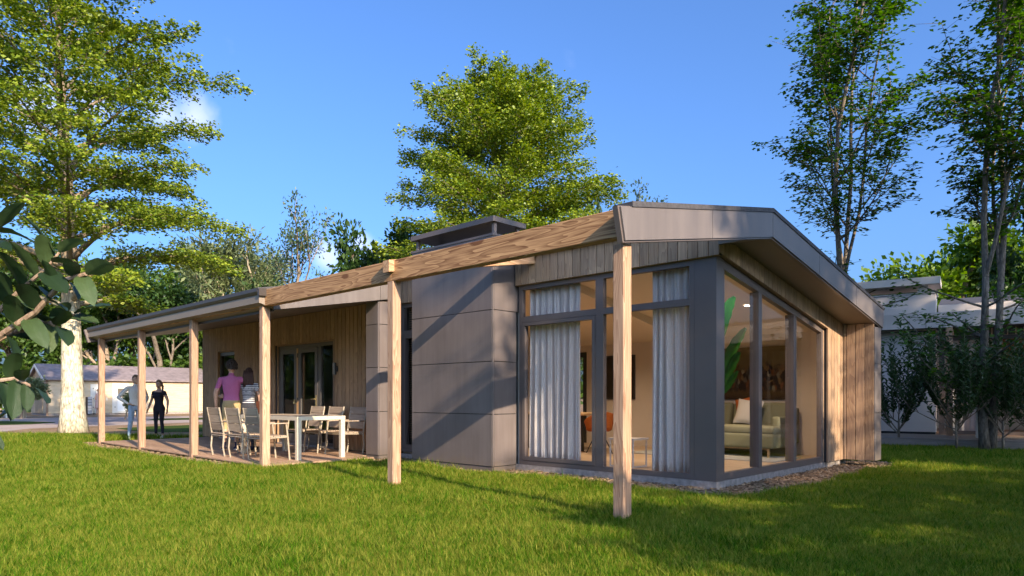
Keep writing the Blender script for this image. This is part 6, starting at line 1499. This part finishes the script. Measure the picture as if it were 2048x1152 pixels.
bl = cloth('brown_leather', (0.26,0.09,0.05)); m = MB(); m.cbox(-0.045,0.045,-0.11,0.11,-0.12,0.12,0.02,'z'); m.build('body', bl, bg_, world=False); m = MB(); m.tube([(0,-0.10,0.11),(-0.06,-0.05,0.38),(-0.10,0.0,0.44),(-0.06,0.05,0.38),(0,0.10,0.11)], 0.009, 6); m.build('strap', bl, bg_, world=False)
# man in a white shirt, hand on hip, half behind a post
def reg_white(c, r, t):
    mi = np.zeros(len(c), int); mi[(r == 'torso')] = 1; mi[(r == 'torso') & (c[:,2] < 0.93)] = 2; mi[(r == 'upperarm') | (r == 'forearm')] = 1; mi[(r == 'neck') & (c[:,2] < 1.47)] = 1; mi[(r == 'thigh') | (r == 'calf')] = 2; mi[r == 'foot'] = 3; return mi
TOUS = VIEWDIR - R(90)
pC = G(271, 19.6)
person('man in a pale shirt and light blue jeans, hand on hip, behind a veranda post', pC, TOUS+R(48), 1.84,
       dict(elL=(0.34,0.10,1.14), wrL=(0.20,-0.08,0.97), elR=(-0.40,0.10,1.15), wrR=(-0.20,-0.06,0.98), hdR=(0.7,-0.6,-0.3), hdL=(-0.7,-0.6,-0.3), yaw=0.1, knR=(-0.13,-0.03,0.5), anR=(-0.16,0.03,0.085)),
       [SKIN, cloth('pale_shirt', (0.62,0.60,0.58)), cloth('light_jeans', (0.27,0.36,0.50)), plain('white_sneaker', (0.75,0.75,0.74), 0.5)], reg_white, hair_short((0.16,0.09,0.05), 'brown_hair'))
def reg_black(c, r, t):
    mi = np.zeros(len(c), int); mi[(r == 'torso')] = 1; mi[(r == 'torso') & (c[:,2] > 1.395) & (np.abs(c[:,0]) < 0.11)] = 0; mi[(r == 'upperarm') & (c[:,2] > 1.305)] = 1; mi[(r == 'neck') & (c[:,2] < 1.485) & (c[:,2] > 1.455)] = 1; mi[(r == 'thigh')] = 1; mi[(r == 'calf') & (c[:,2] > 0.15)] = 1; mi[r == 'foot'] = 2; return mi
pD = G(318, 20.3)
person('woman in a black top and black trousers standing beyond the deck', pD, TOUS-R(6), 1.71,
       dict(elL=(0.265,0.03,1.13), wrL=(0.30,-0.05,0.90), elR=(-0.265,0.03,1.13), wrR=(-0.31,-0.05,0.90), yaw=0.0, anL=(0.11,0.02,0.085), anR=(-0.11,0.02,0.085)),
       [SKIN, cloth('black_outfit', (0.030,0.028,0.040)), plain('pale_sneaker', (0.70,0.68,0.72), 0.5)], reg_black, hair_long((0.20,0.11,0.05), 'fair_brown_hair', tail=True), female=True)
def reg_pink(c, r, t):
    mi = np.zeros(len(c), int); mi[(r == 'torso') | (r == 'skirt')] = 1; mi[(r == 'upperarm') & (c[:,2] > 1.22)] = 1; mi[r == 'foot'] = 2; mi[(r == 'thigh') & (c[:,2] > 0.46)] = 1; return mi
pE = Vector((G1.x + sx(190), G1.y - 0.75, 0))
person('distant woman in a pale pink dress at the shed door', pE, AWAY-R(20), 1.80,
       dict(elL=(0.26,0.02,1.13), wrL=(0.22,-0.10,0.92), elR=(-0.26,0.02,1.13), wrR=(-0.24,-0.08,0.90)),
       [SKIN, cloth('pink_dress', (0.58,0.38,0.34)), plain('tan_shoe', (0.35,0.2,0.12), 0.6)], reg_pink, hair_short((0.25,0.10,0.045), 'ginger_hair', 1.04), female=True, vox=0.014,
       skirt=[(0.44,0,0.01,0.24,0.17),(0.60,0,0.01,0.215,0.155),(0.80,0,0.01,0.185,0.135),(0.95,0,0.008,0.165,0.12),(1.05,0,0,0.13,0.10)])

# small bird gliding between the slender trees
bd = thing('bird', 'small dark bird gliding between the two slender trees', 'bird', P(1820, 247, 24.0), 0.6)
m = MB(); m.ell((0,0,0), (0.035,0.085,0.032), 12, 8); m.ell((0,-0.092,0.014), (0.022,0.026,0.022), 10, 6); m.tube([(0,-0.112,0.012),(0,-0.135,0.008)], [0.007,0.002], 6); m.tube([(0,0.07,0),(0,0.11,-0.002),(0,0.16,-0.004)], [0.016,0.026,0.030], 6)
for s in (-1,1):
    top = [(0,-0.04,0.012),(s*0.07,-0.062,0.048),(s*0.15,-0.045,0.075),(s*0.215,0.005,0.082)]; bot = [(0,0.05,0.010),(s*0.07,0.032,0.044),(s*0.15,0.028,0.072),(s*0.20,0.022,0.081)]
    vs = top+bot+[(x,y,z-0.006) for x,y,z in top+bot]; m.add(vs, [(i,i+1,5+i,4+i) for i in range(3)]+[(8+i,12+i,13+i,9+i) for i in range(3)]+[(0,8,9,1),(1,9,10,2),(2,10,11,3),(3,11,15,7),(7,15,14,6),(6,14,13,5),(5,13,12,4)])
m.build('body', plain('bird_feather', (0.05,0.045,0.05), 0.7, 0.3, 30.0), bd, smooth=True, world=False)
